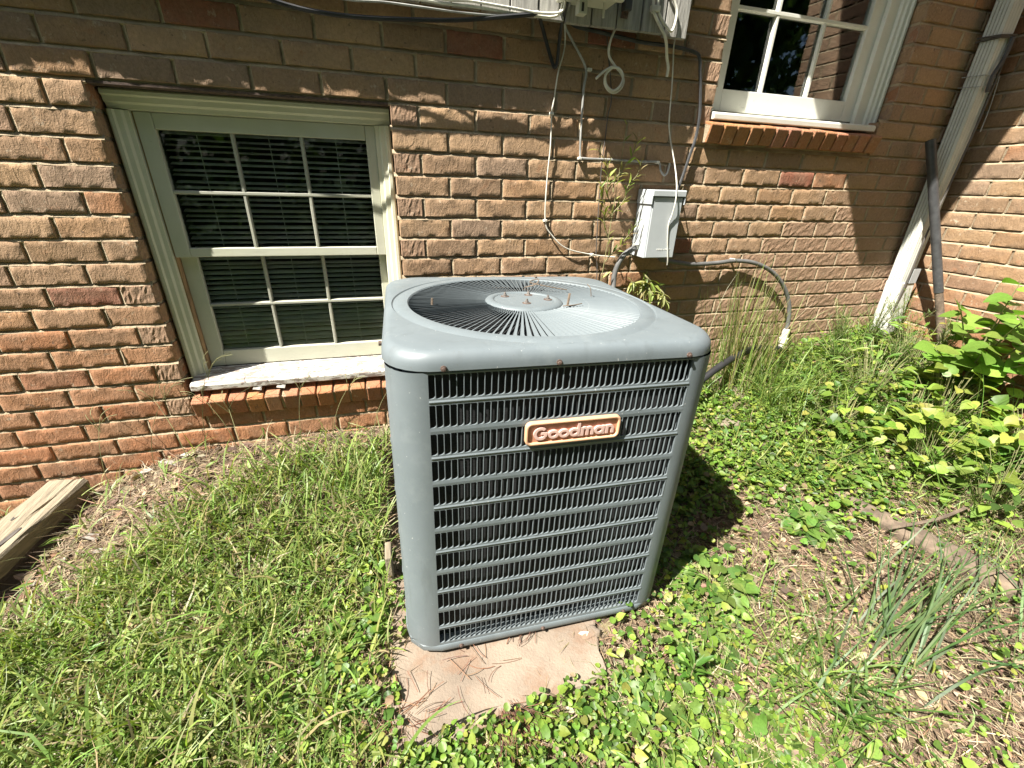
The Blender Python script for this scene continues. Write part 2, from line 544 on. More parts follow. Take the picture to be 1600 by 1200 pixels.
rgb = np.random.default_rng(11)
left_off = [.10, .20, .10, .19, .10, .20, .10, .165, .095, .16, .085, .16, .075, .16, .08, .16, .08, .15]
def row_segments(r):
    """bricks of one course of the main wall as (x0, x1)"""
    out = []
    def fill(a, b, first):
        x = [a]
        k = first
        while k <= a+.03: k += .2
        while k < b-.03:
            x.append(k)
            k += .2
        x.append(b)
        for p, q in zip(x[:-1], x[1:]):
            out.append((p+.005, q-.005))
    ph = .130 if r % 2 else .030
    jl = LWX[0]-(left_off[r] if 0 <= r < len(left_off) else (.2 if r % 2 else .1))
    first_l = jl-.2*12
    if 0 <= r <= 14:
        fill(-3.1, LWX[0]+.005, first_l)
        a = LWX[1]-.005
    elif r > 14:
        fill(-3.1, LWX[1], first_l)
        a = LWX[1]
    else:
        a = -3.1
    z = -r*CO
    ph0 = ph-.2*20
    if z-BH < .031 and z > -.05:      # the ledge under the upper window
        fill(a, RWX[0], ph0)
        fill(RWX[1]-.055, XC-.004, ph0)
    elif z > .0 and z < 1.5:
        fill(a, RWX[0]+.005, ph0)
        fill(RWX[1]-.005, XC-.004, ph0)
    else:
        fill(a, XC-.004, ph0)
    return out

cam_p = np.array(camo.matrix_world.translation)
mw_inv = np.array(camo.matrix_world.inverted())
def cam_px(p):
    q = mw_inv @ np.append(p, 1)
    if q[2] > -.05: return None
    return 512+q[0]/-q[2]*424.7, 384-q[1]/-q[2]*424.7, -q[2]

def lay(parent, cells, place, stuff_name):
    """cells: (L, x, y-rot frame z, colour); the 300 showing largest become parts, the rest one joined part"""
    seen = []
    for L, o, z in cells:
        c = place(o+L/2, z+BH/2)
        q = cam_px(c)
        ok = q is not None and -30 < q[0] < 1054 and -30 < q[1] < 800
        seen.append((L/q[2]**2 if ok else -1/(1+np.linalg.norm(c-cam_p)), L, o, z))
    seen.sort(reverse=True)
    rest = MB()
    n = 0
    for s, L, o, z in seen:
        if n < 300 and s > 0:
            Lr = round(L/.01)*.01
            me = brick_mesh(Lr, int(rgb.integers(10 if abs(Lr-.19) < .001 else 4)))
            ob = bpy.data.objects.new('brick', me)
            link(ob)
            ob.parent = parent
            p = place(o, z)
            a = place(o+L, z)
            ang = math.atan2(a[1]-p[1], a[0]-p[0])
            ob.location = Vector(p)+Vector((0, rgb.normal(0, .0012), 0)) if abs(ang) < .1 else Vector(p)+Vector((rgb.normal(0, .0012), 0, 0))
            ob.rotation_euler = (rgb.normal(0, .006), 0, ang)
            ob.scale = (L/Lr, 1, 1)
            ob.color = brick_colour(z, rgb)
            n += 1
        else:
            me = brick_mesh(.19, int(rgb.integers(3)))
            a, b = place(o, z), place(o+L, z)
            d = (b-a)/L
            nrm = np.array([-d[1], d[0], 0])
            co = np.zeros(len(me.vertices)*3)
            me.vertices.foreach_get('co', co)
            co = co.reshape(-1, 3)
            co = a+np.outer(co[:, 0]*L/.19, d)+np.outer(co[:, 1], nrm)+np.outer(co[:, 2], [0, 0, 1])
            rest.add([tuple(p) for p in co], [tuple(p.vertices) for p in me.polygons])
    if rest.v:
        o = rest.build(stuff_name, M['brick'], parent)
        o['kind'] = 'stuff'
        o.color = (.34, .22, .145, 1)
    return n

bw = thing('brick_wall', 'long brown brick house wall with two white windows behind the grey unit', 'wall')
cells = []
for r in range(-20, 24):
    for a, b in row_segments(r):
        cells.append((b-a, a, -r*CO-BH))
lay(bw, cells, lambda x, z: np.array([x, 0., z]), 'brick_courses')

mo = MB()
MY = .0105            # mortar face stands this far behind the brick faces
def mwall(x0, x1, z0, z1):
    mo.box((x0, MY, z0), (x1, .09, z1))
ztop, zbot = 1.548, -2.0
mwall(-3.1, LWX[0]-.004, -1.08, 0.004)
mwall(LWX[1]+.004, RWX[0]-.004, -1.08, 0.004)
mwall(RWX[0]-.004, XC, -1.08, -.052)
mwall(RWX[1]-.05, XC, -.052, .004)
mwall(-3.1, XC, zbot, -1.08)
mwall(-3.1, RWX[0]-.004, .004, ztop)
mwall(RWX[1]+.004, XC, .004, ztop)
mwall(RWX[0]-.004, RWX[1]+.004, 1.5, ztop)
def weathered(mb, segs_by_row, place):
    """joints struck back under the upper brick and flush with the lower one; head joints flush on their right side"""
    for r, segs in segs_by_row.items():
        z1 = -r*CO
        for i, (a, b) in enumerate(segs):
            # bed joint on top of this brick
            n = max(1, int((b-a+.01)/.045))
            u = np.linspace(a-.0052, b+.0052, n+1)
            vs = []
            for q in u:
                j = rng.normal(0, .0009, 3)
                vs += [place(q, z1+CO-BH+.002+abs(j[0])*.5, MY-.0005), place(q, z1+.0035+j[1]*.6, .0035+abs(j[2])), place(q, z1-.0015, .0008+abs(j[0])), place(q, z1-.006, .006)]
            fs = []
            for k in range(n):
                for m in range(3):
                    fs.append((k*4+m, (k+1)*4+m, (k+1)*4+m+1, k*4+m+1))
            mb.add(vs, fs)
            # head joint on its left side
            if i and a-segs[i-1][1] < .02:
                p0, p1 = segs[i-1][1], a
                vs = []
                for t in np.linspace(0, 1, 4):
                    z = z1-BH+t*(BH+.003)
                    j = rng.normal(0, .0008, 3)
                    vs += [place(p0-.002, z, MY-.0005), place(p1-.0030+j[0], z, .0040+abs(j[1])), place(p1+.0012, z, .0012+abs(j[2])), place(p1+.005, z, .006)]
                fs = []
                for k in range(3):
                    for m in range(3):
                        fs.append((k*4+m, k*4+m+1, (k+1)*4+m+1, (k+1)*4+m))
                mb.add(vs, fs)
weathered(mo, {r: row_segments(r) for r in range(-19, 24)}, lambda u, z, y: (u, y, z))
mo.build('mortar', M['mortar'], bw)
# reveal bricks of the basement window and of the upper window (headers returning into the opening)
for xo, sgn, zr in ((LWX[0], 1, range(0, 15)), (RWX[1], -1, range(-19, 0))):
    for r in zr:
        me = brick_mesh(.08, int(rgb.integers(4)), depth=.05)
        ob = bpy.data.objects.new('reveal_brick', me)
        link(ob)
        ob.parent = bw
        z = -r*CO-BH
        if sgn > 0:
            ob.rotation_euler = (0, 0, R(90))
            ob.location = (xo-.0005, .004, z)
        else:
            ob.rotation_euler = (0, 0, R(-90))
            ob.location = (xo+.0005, .084, z)
        ob.color = brick_colour(z, rgb)

def rowlock(x0, x1, zf_top, zf_bot, yf, zb_top, n, joints):
    """sloping ledge of bricks on edge, each brick a sub-part"""
    led = MB()
    led.prism([(yf+.030, zf_bot+.003), (yf+.012, zf_top-.010), (.075, zb_top-.008), (.075, zf_bot+.003)], lambda u, v, t: (t, u, v), x0+.004, x1-.004)
    lo = led.build('window_ledge', M['mortar'], bw)
    wd = (x1-x0)/n
    for i in range(n):
        a = x0+i*wd+.004
        b = x0+(i+1)*wd-.004
        j = lambda s=.0018: rgb.normal(0, s)
        mb = MB()
        dz, dy = j(), j(.0025)
        poly = [(yf+dy+.021, zf_bot+j()), (yf+dy+.002, zf_top-.006+dz), (yf+dy+.008, zf_top+dz), (.074, zb_top+dz), (.074, zf_bot+.004)]
        n0 = len(poly)
        mb.prism(poly, lambda u, v, t: (t, u, v), a+j(.001), b+j(.001))
        o = mb.build('brick', M['brick'], lo, bevel=.003)
        o.color = (*(np.array((.40, .17, .09))*rgb.uniform(.85, 1.15)*np.array((1, rgb.uniform(.92, 1.15), rgb.uniform(.9, 1.2)))), 1)
    return lo
rowlock(-.895, -.062, -1.018, -1.090, -.038, -.988, 13, .008)
rowlock(1.180, 2.110, .014, -.057, -.046, .040, 14, .008)
# steel lintel over the basement window
MB().box((LWX[0]-.05, .004, -.003), (LWX[1]+.05, .075, .0035)).build('lintel', M['rust'], bw)

# side wall of the wing
sw = thing('wing_wall', 'brick wall of the wing meeting the long wall at a corner behind the downspout', 'wall', (XC, 0, 0))
cells = []
for r in range(-20, 24):
    off = .1 if r % 2 else 0.
    y = .003
    xs_ = [.003]
    k = .1 if r % 2 else .2
    while k < .86:
        xs_.append(k)
        k += .2
    xs_.append(.905)
    for a, b in zip(xs_[:-1], xs_[1:]):
        cells.append((b-a-.010, a+.005, -r*CO-BH-.012))
sw_place = lambda u, z: np.array([0., -u, z])
WMs = WM[sw.name]
def sw_lay():
    # local frame: wing wall runs towards -y from the corner, face towards -x
    seen = []
    for L, o, z in cells:
        c = np.array([XC, -(o+L/2), z+BH/2])
        q = cam_px(c)
        ok = q is not None and -30 < q[0] < 1060 and -30 < q[1] < 800
        seen.append((1 if ok else 0, L, o, z))
    rest = MB()
    for ok, L, o, z in seen:
        Lr = round(L/.01)*.01
        me = brick_mesh(Lr, int(rgb.integers(10 if abs(Lr-.19) < .001 else 4)))
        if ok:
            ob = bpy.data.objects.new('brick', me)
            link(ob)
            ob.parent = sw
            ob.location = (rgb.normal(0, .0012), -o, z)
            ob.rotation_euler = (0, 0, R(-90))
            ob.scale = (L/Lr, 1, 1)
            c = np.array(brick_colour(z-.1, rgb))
            ob.color = c*np.array((.76, .76, .74, 1))  # same brick, colour darkened to offset the stronger sun on this face
        else:
            co = np.zeros(len(me.vertices)*3)
            me.vertices.foreach_get('co', co)
            co = co.reshape(-1, 3)
            rest.add([(XC+p[1], -o-p[0]*L/Lr, z+p[2]) for p in co], [tuple(p.vertices) for p in me.polygons])
    for r in range(-20, 24):                      # return of the wing round its corner, outside the frame
        for i in range(12):
            u0 = (i-.5*(r % 2))*.2
            a_, b_ = max(.0, u0)+.005, u0+.195
            me = brick_mesh(.19, i % 3)
            co = np.zeros(len(me.vertices)*3)
            me.vertices.foreach_get('co', co)
            co = co.reshape(-1, 3)
            rest.add([(XC+a_+p[0]*(b_-a_)/.19, -.9055+p[1], -r*CO-BH-.012+p[2]) for p in co], [tuple(p.vertices) for p in me.polygons])
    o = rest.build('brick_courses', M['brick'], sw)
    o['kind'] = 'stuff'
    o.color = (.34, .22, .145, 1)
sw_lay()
swm = MB().box((XC+MY, -.895, zbot), (XC+2.5, .085, ztop))
rows_ = {}
for L, o, z in cells:
    rows_.setdefault(int(round((-z-BH-.012)/CO)), []).append((o, o+L))
weathered(swm, rows_, lambda u, z, y: (XC+y, -u, z-.012))
swm.build('mortar', M['mortar'], sw)

# eave of the roof above the right-hand part of the wall (above the frame; it throws the big shade)
ev = thing('roof_eave', 'white boxed roof eave with gutter above the upper window and the corner', 'eave', (.85, -.6, 1.55))
MB().box((.85, -.585, 1.55), (4.2, .3, 1.57)).build('soffit', M['trim'], ev)
MB().box((.85, -.60, 1.55), (4.2, -.585, 1.71)).build('fascia', M['trim'], ev)
MB().prism([(-.60, 1.712), (-.60, 1.73), (.6, 2.23), (.6, 2.21)], lambda u, v, t: (t, u, v), .82, 4.2).build('roof', M['roof'], ev)
MB().prism([(-.585, 1.572), (-.585, 1.71), (.3, 2.08), (.3, 1.572)], lambda u, v, t: (t, u, v), .852, .87).build('gable_board', M['trim'], ev)

# ------------------------------------------------------------------ windows
room = MB()
def room_box(x0, x1, y0, y1, z0, z1):
    room.add([(x0, y0, z0), (x1, y0, z0), (x1, y1, z0), (x0, y1, z0), (x0, y0, z1), (x1, y0, z1), (x1, y1, z1), (x0, y1, z1)],
             [(0, 1, 2, 3), (7, 6, 5, 4), (1, 5, 6, 2), (2, 6, 7, 3), (3, 7, 4, 0)])
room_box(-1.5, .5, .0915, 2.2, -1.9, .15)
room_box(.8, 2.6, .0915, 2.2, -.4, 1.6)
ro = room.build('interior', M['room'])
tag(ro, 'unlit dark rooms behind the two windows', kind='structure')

def jamb_profile(mb, pts, axis, a, b, flip=1):
    mb.prism(pts, axis, a, b)

def sash(win, name, x0, x1, z0, z1, gx0, gx1, gz0, gz1, yf, th, vx, hz, mat, gm, mw=.016):
    """one sash: stiles and rails are its own mesh, muntins and panes sub-parts"""
    s = MB()
    s.box((x0, yf, z0), (gx0, yf+th, z1))
    s.box((gx1, yf, z0), (x1, yf+th, z1))
    s.box((gx0+.0005, yf+.001, gz1), (gx1-.0005, yf+th-.001, z1))
    s.box((gx0+.0005, yf+.001, z0), (gx1-.0005, yf+th-.001, gz0))
    so_ = s.build(name, mat, win, bevel=.0025)
    yg = yf+.014
    xs_ = [gx0]+vx+[gx1]
    zs_ = [gz0]+hz+[gz1]
    for x in vx:
        MB().prism([(x-mw/2, yg-.002), (x-mw*.28, yf+.003), (x+mw*.28, yf+.003), (x+mw/2, yg-.002), (x+mw/2, yg+.012), (x-mw/2, yg+.012)],
                   lambda u, v, t: (u, v, t), gz0+.0004, gz1-.0004).build('muntin', gm, so_)
    for z in hz:
        MB().prism([(z-mw/2, yg-.0035), (z-mw*.28, yf+.0015), (z+mw*.28, yf+.0015), (z+mw/2, yg-.0035), (z+mw/2, yg+.0105), (z-mw/2, yg+.0105)],
                   lambda u, v, t: (t, v, u), gx0+.0006, gx1-.0006).build('muntin', gm, so_)
    for i in range(len(xs_)-1):
        for j in range(len(zs_)-1):
            x, z = (xs_[i]+xs_[i+1])/2, (zs_[j]+zs_[j+1])/2
            hw, hh = (xs_[i+1]-xs_[i])/2-.002, (zs_[j+1]-zs_[j])/2-.002
            t1, t2 = rng.normal(0, .0012, 2)
            p = MB()
            vs = []
            for dy in (0, .003):
                for sx, sz in ((-1, -1), (1, -1), (1, 1), (-1, 1)):
                    vs.append((x+sx*hw, yg+.004+dy+sx*t1*.5+sz*t2*.5, z+sz*hh))
            p.add(vs, [(0, 1, 2, 3), (7, 6, 5, 4), (1, 0, 4, 5), (2, 1, 5, 6), (3, 2, 6, 7), (0, 3, 7, 4)])
            p.build('pane', M['glass'], so_)
    return so_

def casing(win, x0, x1, z0, z1, y, mat, rside=True):
    """brick mould round a window: stepped profile in plan, mitred by butting the jambs under the head"""
    # (inward distance, y)
    prof = [(0, y+.03), (0, y), (.006, y-.006), (.016, y-.006), (.020, y+.001), (.034, y+.003), (.040, y+.010), (.052, y+.012), (.055, y+.026), (.055, y+.045), (0, y+.045)]
    MB().prism(prof, lambda u, v, t: (x0+u, v, t), z0, z1-.055).build('casing', mat, win)
    MB().prism(prof, lambda u, v, t: (x1-u, v, t), z0, z1-.055).build('casing', mat, win)
    MB().prism([(u, v-.001) for u, v in prof], lambda u, v, t: (t, v, z1-u), x0, x1).build('head_casing', mat, win)

bwin = thing('basement_window', 'low white double hung window with closed blinds left of the grey unit', 'window', (-.48, .06, -.98))
casing(bwin, -.897, -.066, -.955, -.004, .058, M['casing'])
# jamb liners and head stop between casing and sashes
MB().box((-.846, .082, -.93), (-.838, .150, -.060)).build('track', M['track'], bwin)
MB().box((-.119, .082, -.93), (-.111, .150, -.060)).build('track', M['casing'], bwin)
MB().box((-.846, .080, -.059), (-.112, .150, -.050)).build('head_stop', M['casing'], bwin)
sash(bwin, 'upper_sash', -.8375, -.1195, -.500, -.060, -.790, -.153, -.469, -.106, .076, .030, [-.578, -.366], [-.288], M['sash'], M['muntin'], .0125)
sash(bwin, 'lower_sash', -.8375, -.1195, -.930, -.474, -.786, -.150, -.868, -.500, .110, .030, [-.574, -.362], [-.684], M['sash'], M['muntin'], .0125)
sl_ = MB()
sl_.prism([(-.006, -.985), (-.008, -.962), (.0, -.955), (.112, -.932), (.112, -.985)], lambda u, v, t: (t, u, v), -.885, -.0705)
sl_.build('window_sill', M['sill'], bwin, bevel=.003)
# venetian blind
vb = thing('venetian_blind', 'grey slatted venetian blind inside the low left window', 'blind', (-.48, .160, -.08))
rail = MB().box((-.80, .146, -.085), (-.145, .174, -.062)).build('head_rail', M['blind'], vb)
sm = MB()
npt = 5
pr = []
for i in range(npt):
    a = (i/(npt-1)-.5)
    pr.append((a*.025, .0022*(1-4*a*a)))
poly = pr+[(u, v-.0009) for u, v in reversed(pr)]
ang = R(17)
ca, sa = math.cos(ang), math.sin(ang)
sm.prism(poly, lambda u, v, t: (t, u*ca-v*sa, u*sa+v*ca), -.325, .325)
slat_me = sm.mesh('slat', M['blind'])
for i in range(43):
    o = link_mesh('slat', slat_me, vb, (.005+rng.normal(0, .0012), .0005*rng.normal(), -.025-i*.0186+rng.normal(0, .0012)))
    o.rotation_euler = (rng.normal(0, .05), rng.normal(0, .0015), rng.normal(0, .002))
for x in (-.70, -.48, -.26):
    MB().tube([(x, .1465, -.09), (x+.001, .1465, -.9)], .0011, 5).build('ladder_cord', M['blind'], vb)

uwin = thing('upper_window', 'higher white double hung window with dark glass right of the siding panel', 'window', (1.69, .055, .04))
casing(uwin, 1.209, 2.163, .046, 1.495, .055, M['casing_white'])
MB().box((1.2645, .079, .07), (1.270, .150, 1.44)).build('track', M['casing_white'], uwin)
MB().box((2.0565, .079, .07), (2.108, .100, 1.44)).build('track', M['casing_white'], uwin)
sash(uwin, 'lower_sash', 1.2705, 2.056, .078, .735, 1.312, 1.992, .157, .700, .098, .032, [1.512, 1.762], [.428], M['casing_white'], M['casing_white'], .018)
sash(uwin, 'upper_sash', 1.2705, 2.056, .702, 1.44, 1.312, 1.992, .74, 1.39, .066, .030, [1.512, 1.762], [1.06], M['casing_white'], M['casing_white'], .018)
MB().prism([(-.010, .030), (-.011, .050), (-.004, .056), (.150, .078), (.150, .030)], lambda u, v, t: (t, u, v), 1.210, 2.090).build('window_sill', M['casing_white'], uwin, bevel=.003)

# ------------------------------------------------------------------ condenser unit
AH = .854
rotm = (Matrix.Rotation(-.0264, 4, 'Z') @ Matrix.Rotation(-.0054, 4, 'X') @ Matrix.Rotation(.0159, 4, 'Y'))
base = Vector((.2383, -.6212, -.5263)) + rotm.to_3x3() @ Vector((0, 0, -AH))
ac = thing('condenser_unit', 'square grey air conditioner unit with louvered sides on a small concrete pad', 'air conditioner', base, rotm)
AB = .3727
PW = .2915
def rsq(a, rc, ang):
    """distance from the centre to a rounded square outline (half size a, corner radius rc) at an angle"""
    c, s = abs(math.cos(ang)), abs(math.sin(ang))
    if s > c: c, s = s, c
    y = a*s/c
    if y <= a-rc: return a/c
    k = a-rc
    b = k*(c+s)
    return b+math.sqrt(max(0, b*b-(2*k*k-rc*rc)))
N = 144
RG, RO = .3136, .3536
prof = []
def ring(fn):
    prof.append([fn(2*math.pi*k/N) for k in range(N)])
circ = lambda r, z: (lambda a: (r*math.cos(a), r*math.sin(a), z))
sq = lambda h, rc, z: (lambda a: (rsq(h, rc, a)*math.cos(a), rsq(h, rc, a)*math.sin(a), z))
def blend(r, h, rc, f, z):
    def fn(a):
        q = max(r+.0005, r*(1-f)+rsq(h, rc, a)*f)
        return (q*math.cos(a), q*math.sin(a), z)
    return fn
ring(circ(RG, AH-.030)); ring(circ(RG, AH-.003)); ring(circ(RG+.003, AH)); ring(circ(RO-.010, AH+.0005)); ring(circ(RO-.004, AH-.0035))
ring(circ(RO, AH-.004)); ring(circ(RO+.003, AH-.001))
ring(blend(RO+.003, .357, .095, .5, AH-.0012)); ring(sq(.3572, .095, AH-.0022)); ring(sq(.3645, .098, AH-.0045)); ring(sq(.3705, .10, AH-.010))
ring(sq(.3748, .10, AH-.0175)); ring(sq(.3768, .10, AH-.0255)); ring(sq(.3775, .10, AH-.033)); ring(sq(.3778, .10, AH-.0390)); ring(sq(.3765, .099, AH-.0405)); ring(sq(.368, .096, AH-.0405)); ring(sq(.366, .096, AH-.025))
mb = MB()
for rg_ in prof: mb.v += rg_
mb.f = [(i*N+k, i*N+(k+1) % N, (i+1)*N+(k+1) % N, (i+1)*N+k) for i in range(len(prof)-1) for k in range(N)]
cap = mb.build('top_cover', M['ac'], ac, smooth=True, world=False)
# radial fan guard
gr = MB()
gr.lathe([(.1085, AH-.012), (.1085, AH-.002), (.105, AH+.002), (.090, AH+.0055), (.084, AH+.003), (.0835, AH+.002), (0.001, AH+.0035)], 64)
guard = gr.build('fan_guard', M['ac'], ac, smooth=True, world=False)
NF = 120
fin = MB()
ta = R(36)
rs_ = [.1065, .14, .175, .21, .245, .28, .302, .3135]
wds = [r_*2*math.pi/NF*.60 for r_ in rs_]
wds[-1] *= 1.3
ta = R(39)
sec_ = []
t1, t2 = R(16), R(46)
for r_, w_ in zip(rs_, wds):
    s_ = (r_-.1065)*.035+w_*.45
    a1, a2 = w_*.42, w_*.72
    p0 = (r_, s_, AH-.0012)
    p1 = (r_, s_-a1*math.cos(t1), AH-.0012-a1*math.sin(t1))
    p2 = (r_, p1[1]-a2*math.cos(t2), p1[2]-a2*math.sin(t2))
    sec_.append((p0, p1, p2, (r_, p2[1]+.0006, p2[2]-.0006), (r_, p1[1]+.0003, p1[2]-.0009), (r_, p0[1], p0[2]-.0010)))
k = len(rs_)
fin.v = [p for q in sec_ for p in q]
fin.f = [(i*6+m, (i+1)*6+m, (i+1)*6+(m+1) % 6, i*6+(m+1) % 6) for i in range(k-1) for m in range(6)]
fin_me = fin.mesh('fin', M['ac'])
for i in range(NF):
    o = link_mesh('fin', fin_me, guard, (0, 0, rng.normal(0, .0003)))
    o.rotation_euler = (0, rng.normal(0, .0008), 2*math.pi*(i+.1)/NF)
for bx, by in ((-.045, .042), (.028, .055), (.068, -.004), (-.004, -.040)):
    b = MB()
    b.lathe([(.0085, AH+.003), (.0080, AH+.0046), (.0050, AH+.0048), (.0050, AH+.0092), (.0034, AH+.0096), (.0030, AH+.0145), (.001, AH+.0148)], 8, (bx, by, 0))
    b.build('bolt', M['bolt'], guard, world=False)
    b = MB()
    b.lathe([(.0125, AH+.0025), (.0120, AH+.0037), (.004, AH+.0038)], 12, (bx, by, 0))
    b.build('washer', M['rust'], guard, world=False)
# dark inside: shroud, coil, motor
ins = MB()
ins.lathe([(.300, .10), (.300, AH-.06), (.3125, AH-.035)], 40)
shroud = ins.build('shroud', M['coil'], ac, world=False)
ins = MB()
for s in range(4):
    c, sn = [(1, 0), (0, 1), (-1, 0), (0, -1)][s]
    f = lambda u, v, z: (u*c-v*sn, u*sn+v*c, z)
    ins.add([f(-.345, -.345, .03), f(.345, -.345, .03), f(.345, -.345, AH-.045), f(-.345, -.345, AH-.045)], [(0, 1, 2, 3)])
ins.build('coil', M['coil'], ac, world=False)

def rotz(s):
    c, sn = [(1, 0), (0, 1), (-1, 0), (0, -1)][s]
    return lambda x, y, z: (x*c-y*sn, x*sn+y*c, z)
# corner posts: rounded sheet from the edge of one panel to the next
for s in range(4):
    f = rotz(s)
    rc = .076
    a0 = AB-rc
    o_, i_ = [], []
    pts = [(-PW, -AB)]
    for q in range(13):
        t = R(270-90*q/12)
        pts.append((-a0+rc*math.cos(t), -a0+rc*math.sin(t)))
    pts.append((-AB, -PW))
    inn = [(-PW, -AB+.012)]
    for q in range(13):
        t = R(270-90*q/12)
        inn.append((-a0+(rc-.012)*math.cos(t), -a0+(rc-.012)*math.sin(t)))
    inn.append((-AB+.012, -PW))
    mb = MB()
    poly = pts+inn[::-1]
    n_ = len(pts)
    z0, z1 = .024, AH-.0432
    vs = [f(x, y, z0) for x, y in poly]+[f(x, y, z1) for x, y in poly]
    m_ = len(poly)
    fs = [(i, (i+1) % m_, m_+(i+1) % m_, m_+i) for i in range(m_)]
    fs = [q[::-1] for q in fs]
    mb.add(vs, fs)
    mb.build('corner_post', M['ac'], ac, smooth=True, world=False)

# louvered panels
ROWS, COLS = 12, 42
PT, PB = AH-.0479, AH-.822
BAR = .0142
PZ = (PT-PB+BAR)/ROWS
OH = PZ-BAR
CW = 2*PW/COLS
TH = .0034
def louver_mesh():
    mb = MB()
    wdt = CW-.0013
    r1, r2 = .0042, .0066
    sl = [(.0, OH), (wdt-r1, OH)]
    for q in range(1, 5):
        t = R(90-90*q/4)
        sl.append((wdt-r1+r1*math.cos(t), OH-r1+r1*math.sin(t)))
    low = []
    for q in range(0, 6):
        t = R(-90*q/5)
        low.append((wdt-r2+r2*math.cos(t), .0006+r2+r2*math.sin(t)))
    low.append((0, .0006))
    out = sl+low
    # matching points on the cell rectangle
    rect = []
    for x, z in out:
        if z > OH-r1 and x > wdt-r1-1e-6: rect.append((CW, OH+.0003))
        elif z < r2+.0006-1e-6 and x > wdt-r2-1e-6: rect.append((CW, -.0003))
        else: rect.append((x, OH+.0003) if z > OH/2 else ((CW, z) if x > wdt-1e-4 else (x, -.0003)))
    rect[0], rect[-1] = (0, OH+.0003), (0, -.0003)
    for i, (x, z) in enumerate(out):
        if abs(x-wdt) < 1e-5: rect[i] = (CW, z)
    n = len(out)
    vs = [(x, 0, z) for x, z in out]+[(x, 0, z) for x, z in rect]+[(x, TH, z) for x, z in out]
    fs = []
    for i in range(n-1):
        fs.append((i, i+1, n+i+1, n+i))
        fs.append((i+1, i, 2*n+i, 2*n+i+1))
    mb.add(vs, fs)
    return mb.mesh('louver', M['ac'])
lou_me = louver_mesh()
lv = np.zeros(len(lou_me.vertices)*3)
lou_me.vertices.foreach_get('co', lv)
lv = [tuple(p) for p in lv.reshape(-1, 3)]
lf = [tuple(p.vertices) for p in lou_me.polygons]
for s, nm in enumerate(('front_grille', 'side_grille', 'rear_grille', 'side_grille')):
    f = rotz(s)
    mb = MB()
    def bar(z0, z1, ridge):
        # sheet bar with slightly bent lips, every second one with a pressed bead
        zc = (z0+z1)/2
        if ridge:
            pr = [(0, z0), (0, zc-.0040), (-.0004, zc-.0022), (-.0016, zc-.0006), (-.0018, zc+.0010), (-.0008, zc+.0026), (0, zc+.0042), (0, z1), (TH, z1), (TH, z0)]
        else:
            pr = [(0, z0), (-.0006, zc), (0, z1), (TH, z1), (TH, z0)]
        mb.prism(pr, lambda u, v, t: f(t, -AB+u, v), -PW, PW)
    for r in range(ROWS-1):
        z1 = PT-r*PZ-OH-.0003
        bar(z1-BAR+.0006, z1, r % 2 == 0)
    bar(PT+.0003, AH-.0432, False)
    bar(.020, PB-.0003, False)
    grille = mb.build(nm, M['ac'], ac, world=False)
    st = MB()
    for r in range(ROWS):
        for c_ in range(COLS):
            x, z = -PW+c_*CW, PT-r*PZ-OH
            if s == 0 and (r < 7 or (r == 7 and c_ < 6)):
                o = link_mesh('louver', lou_me, grille, (x, -AB, z))
                o.rotation_euler = (0, rng.normal(0, .006), rng.normal(0, .03))
            else:
                st.add([f(x+p[0], -AB+p[1], z+p[2]) for p in lv], lf)
    o = st.build('louver', M['ac'], grille, world=False)
    o['kind'] = 'stuff'
# base pan
mb = MB()
bp = [[(rsq(h, .085, 2*math.pi*(k+.5)/72)*math.cos(2*math.pi*(k+.5)/72), rsq(h, .085, 2*math.pi*(k+.5)/72)*math.sin(2*math.pi*(k+.5)/72), z) for k in range(72)] for h, z in ((.365, 0), (.3745, .0015), (.3765, .006), (.3765, .022), (.3745, .0245), (.366, .0245))]
for q in bp: mb.v += q
mb.f = [(i*72+k, i*72+(k+1) % 72, (i+1)*72+(k+1) % 72, (i+1)*72+k) for i in range(5) for k in range(72)]+[tuple(range(71, -1, -1)), tuple(5*72+k for k in range(72))]
mb.build('base_pan', M['ac'], ac, smooth=True, world=False)
# screws in the cover and the base
def screw(x, z, y=-.3785):
    b = MB()
    n = 8
    for rr, yy in ((.0065, y+.002), (.0062, y-.001), (.0042, y-.0015), (.0040, y-.0055), (.0012, y-.006)):
        b.v += [(x+rr*math.cos(2*math.pi*k/n), yy, z+rr*math.sin(2*math.pi*k/n)) for k in range(n)]
    b.f = [(i*n+k, i*n+(k+1) % n, (i+1)*n+(k+1) % n, (i+1)*n+k) for i in range(4) for k in range(n)]+[tuple(4*n+k for k in range(n))]
    b.build('screw', M['rust'], ac, world=False)
for x in (-.262, -.030, .272): screw(x, AH-.034)
for x in (-.235, -.005, .245): screw(x, .012, -.3765)
MB().tube([(-.3785, -.215, AH-.034), (-.3845, -.215, AH-.034)], .0055, 8).build('screw', M['rust'], ac, world=False)

# nameplate
npx0, npx1, npz0, npz1 = -.0935, .1285, .6295, .6865
npy = -AB-.002
pl = MB()
def rrect(x0, x1, z0, z1, r, n=5):
    out = []
    for cx, cz, a0 in ((x1-r, z1-r, 0), (x0+r, z1-r, 90), (x0+r, z0+r, 180), (x1-r, z0+r, 270)):
        for q in range(n+1):
            t = R(a0+90*q/n)
            out.append((cx+r*math.cos(t), cz+r*math.sin(t)))
    return out
a_ = rrect(npx0+.005, npx1-.005, npz0+.005, npz1-.005, .009)
pl.prism(a_, lambda u, v, t: (u, t, v), npy, npy-.004)
plate = pl.build('nameplate', M['plate'], ac, world=False)
rm = MB()
o1, o2, o3 = rrect(npx0, npx1, npz0, npz1, .0135), rrect(npx0+.0022, npx1-.0022, npz0+.0022, npz1-.0022, .0120), rrect(npx0+.0062, npx1-.0062, npz0+.0062, npz1-.0062, .0095)
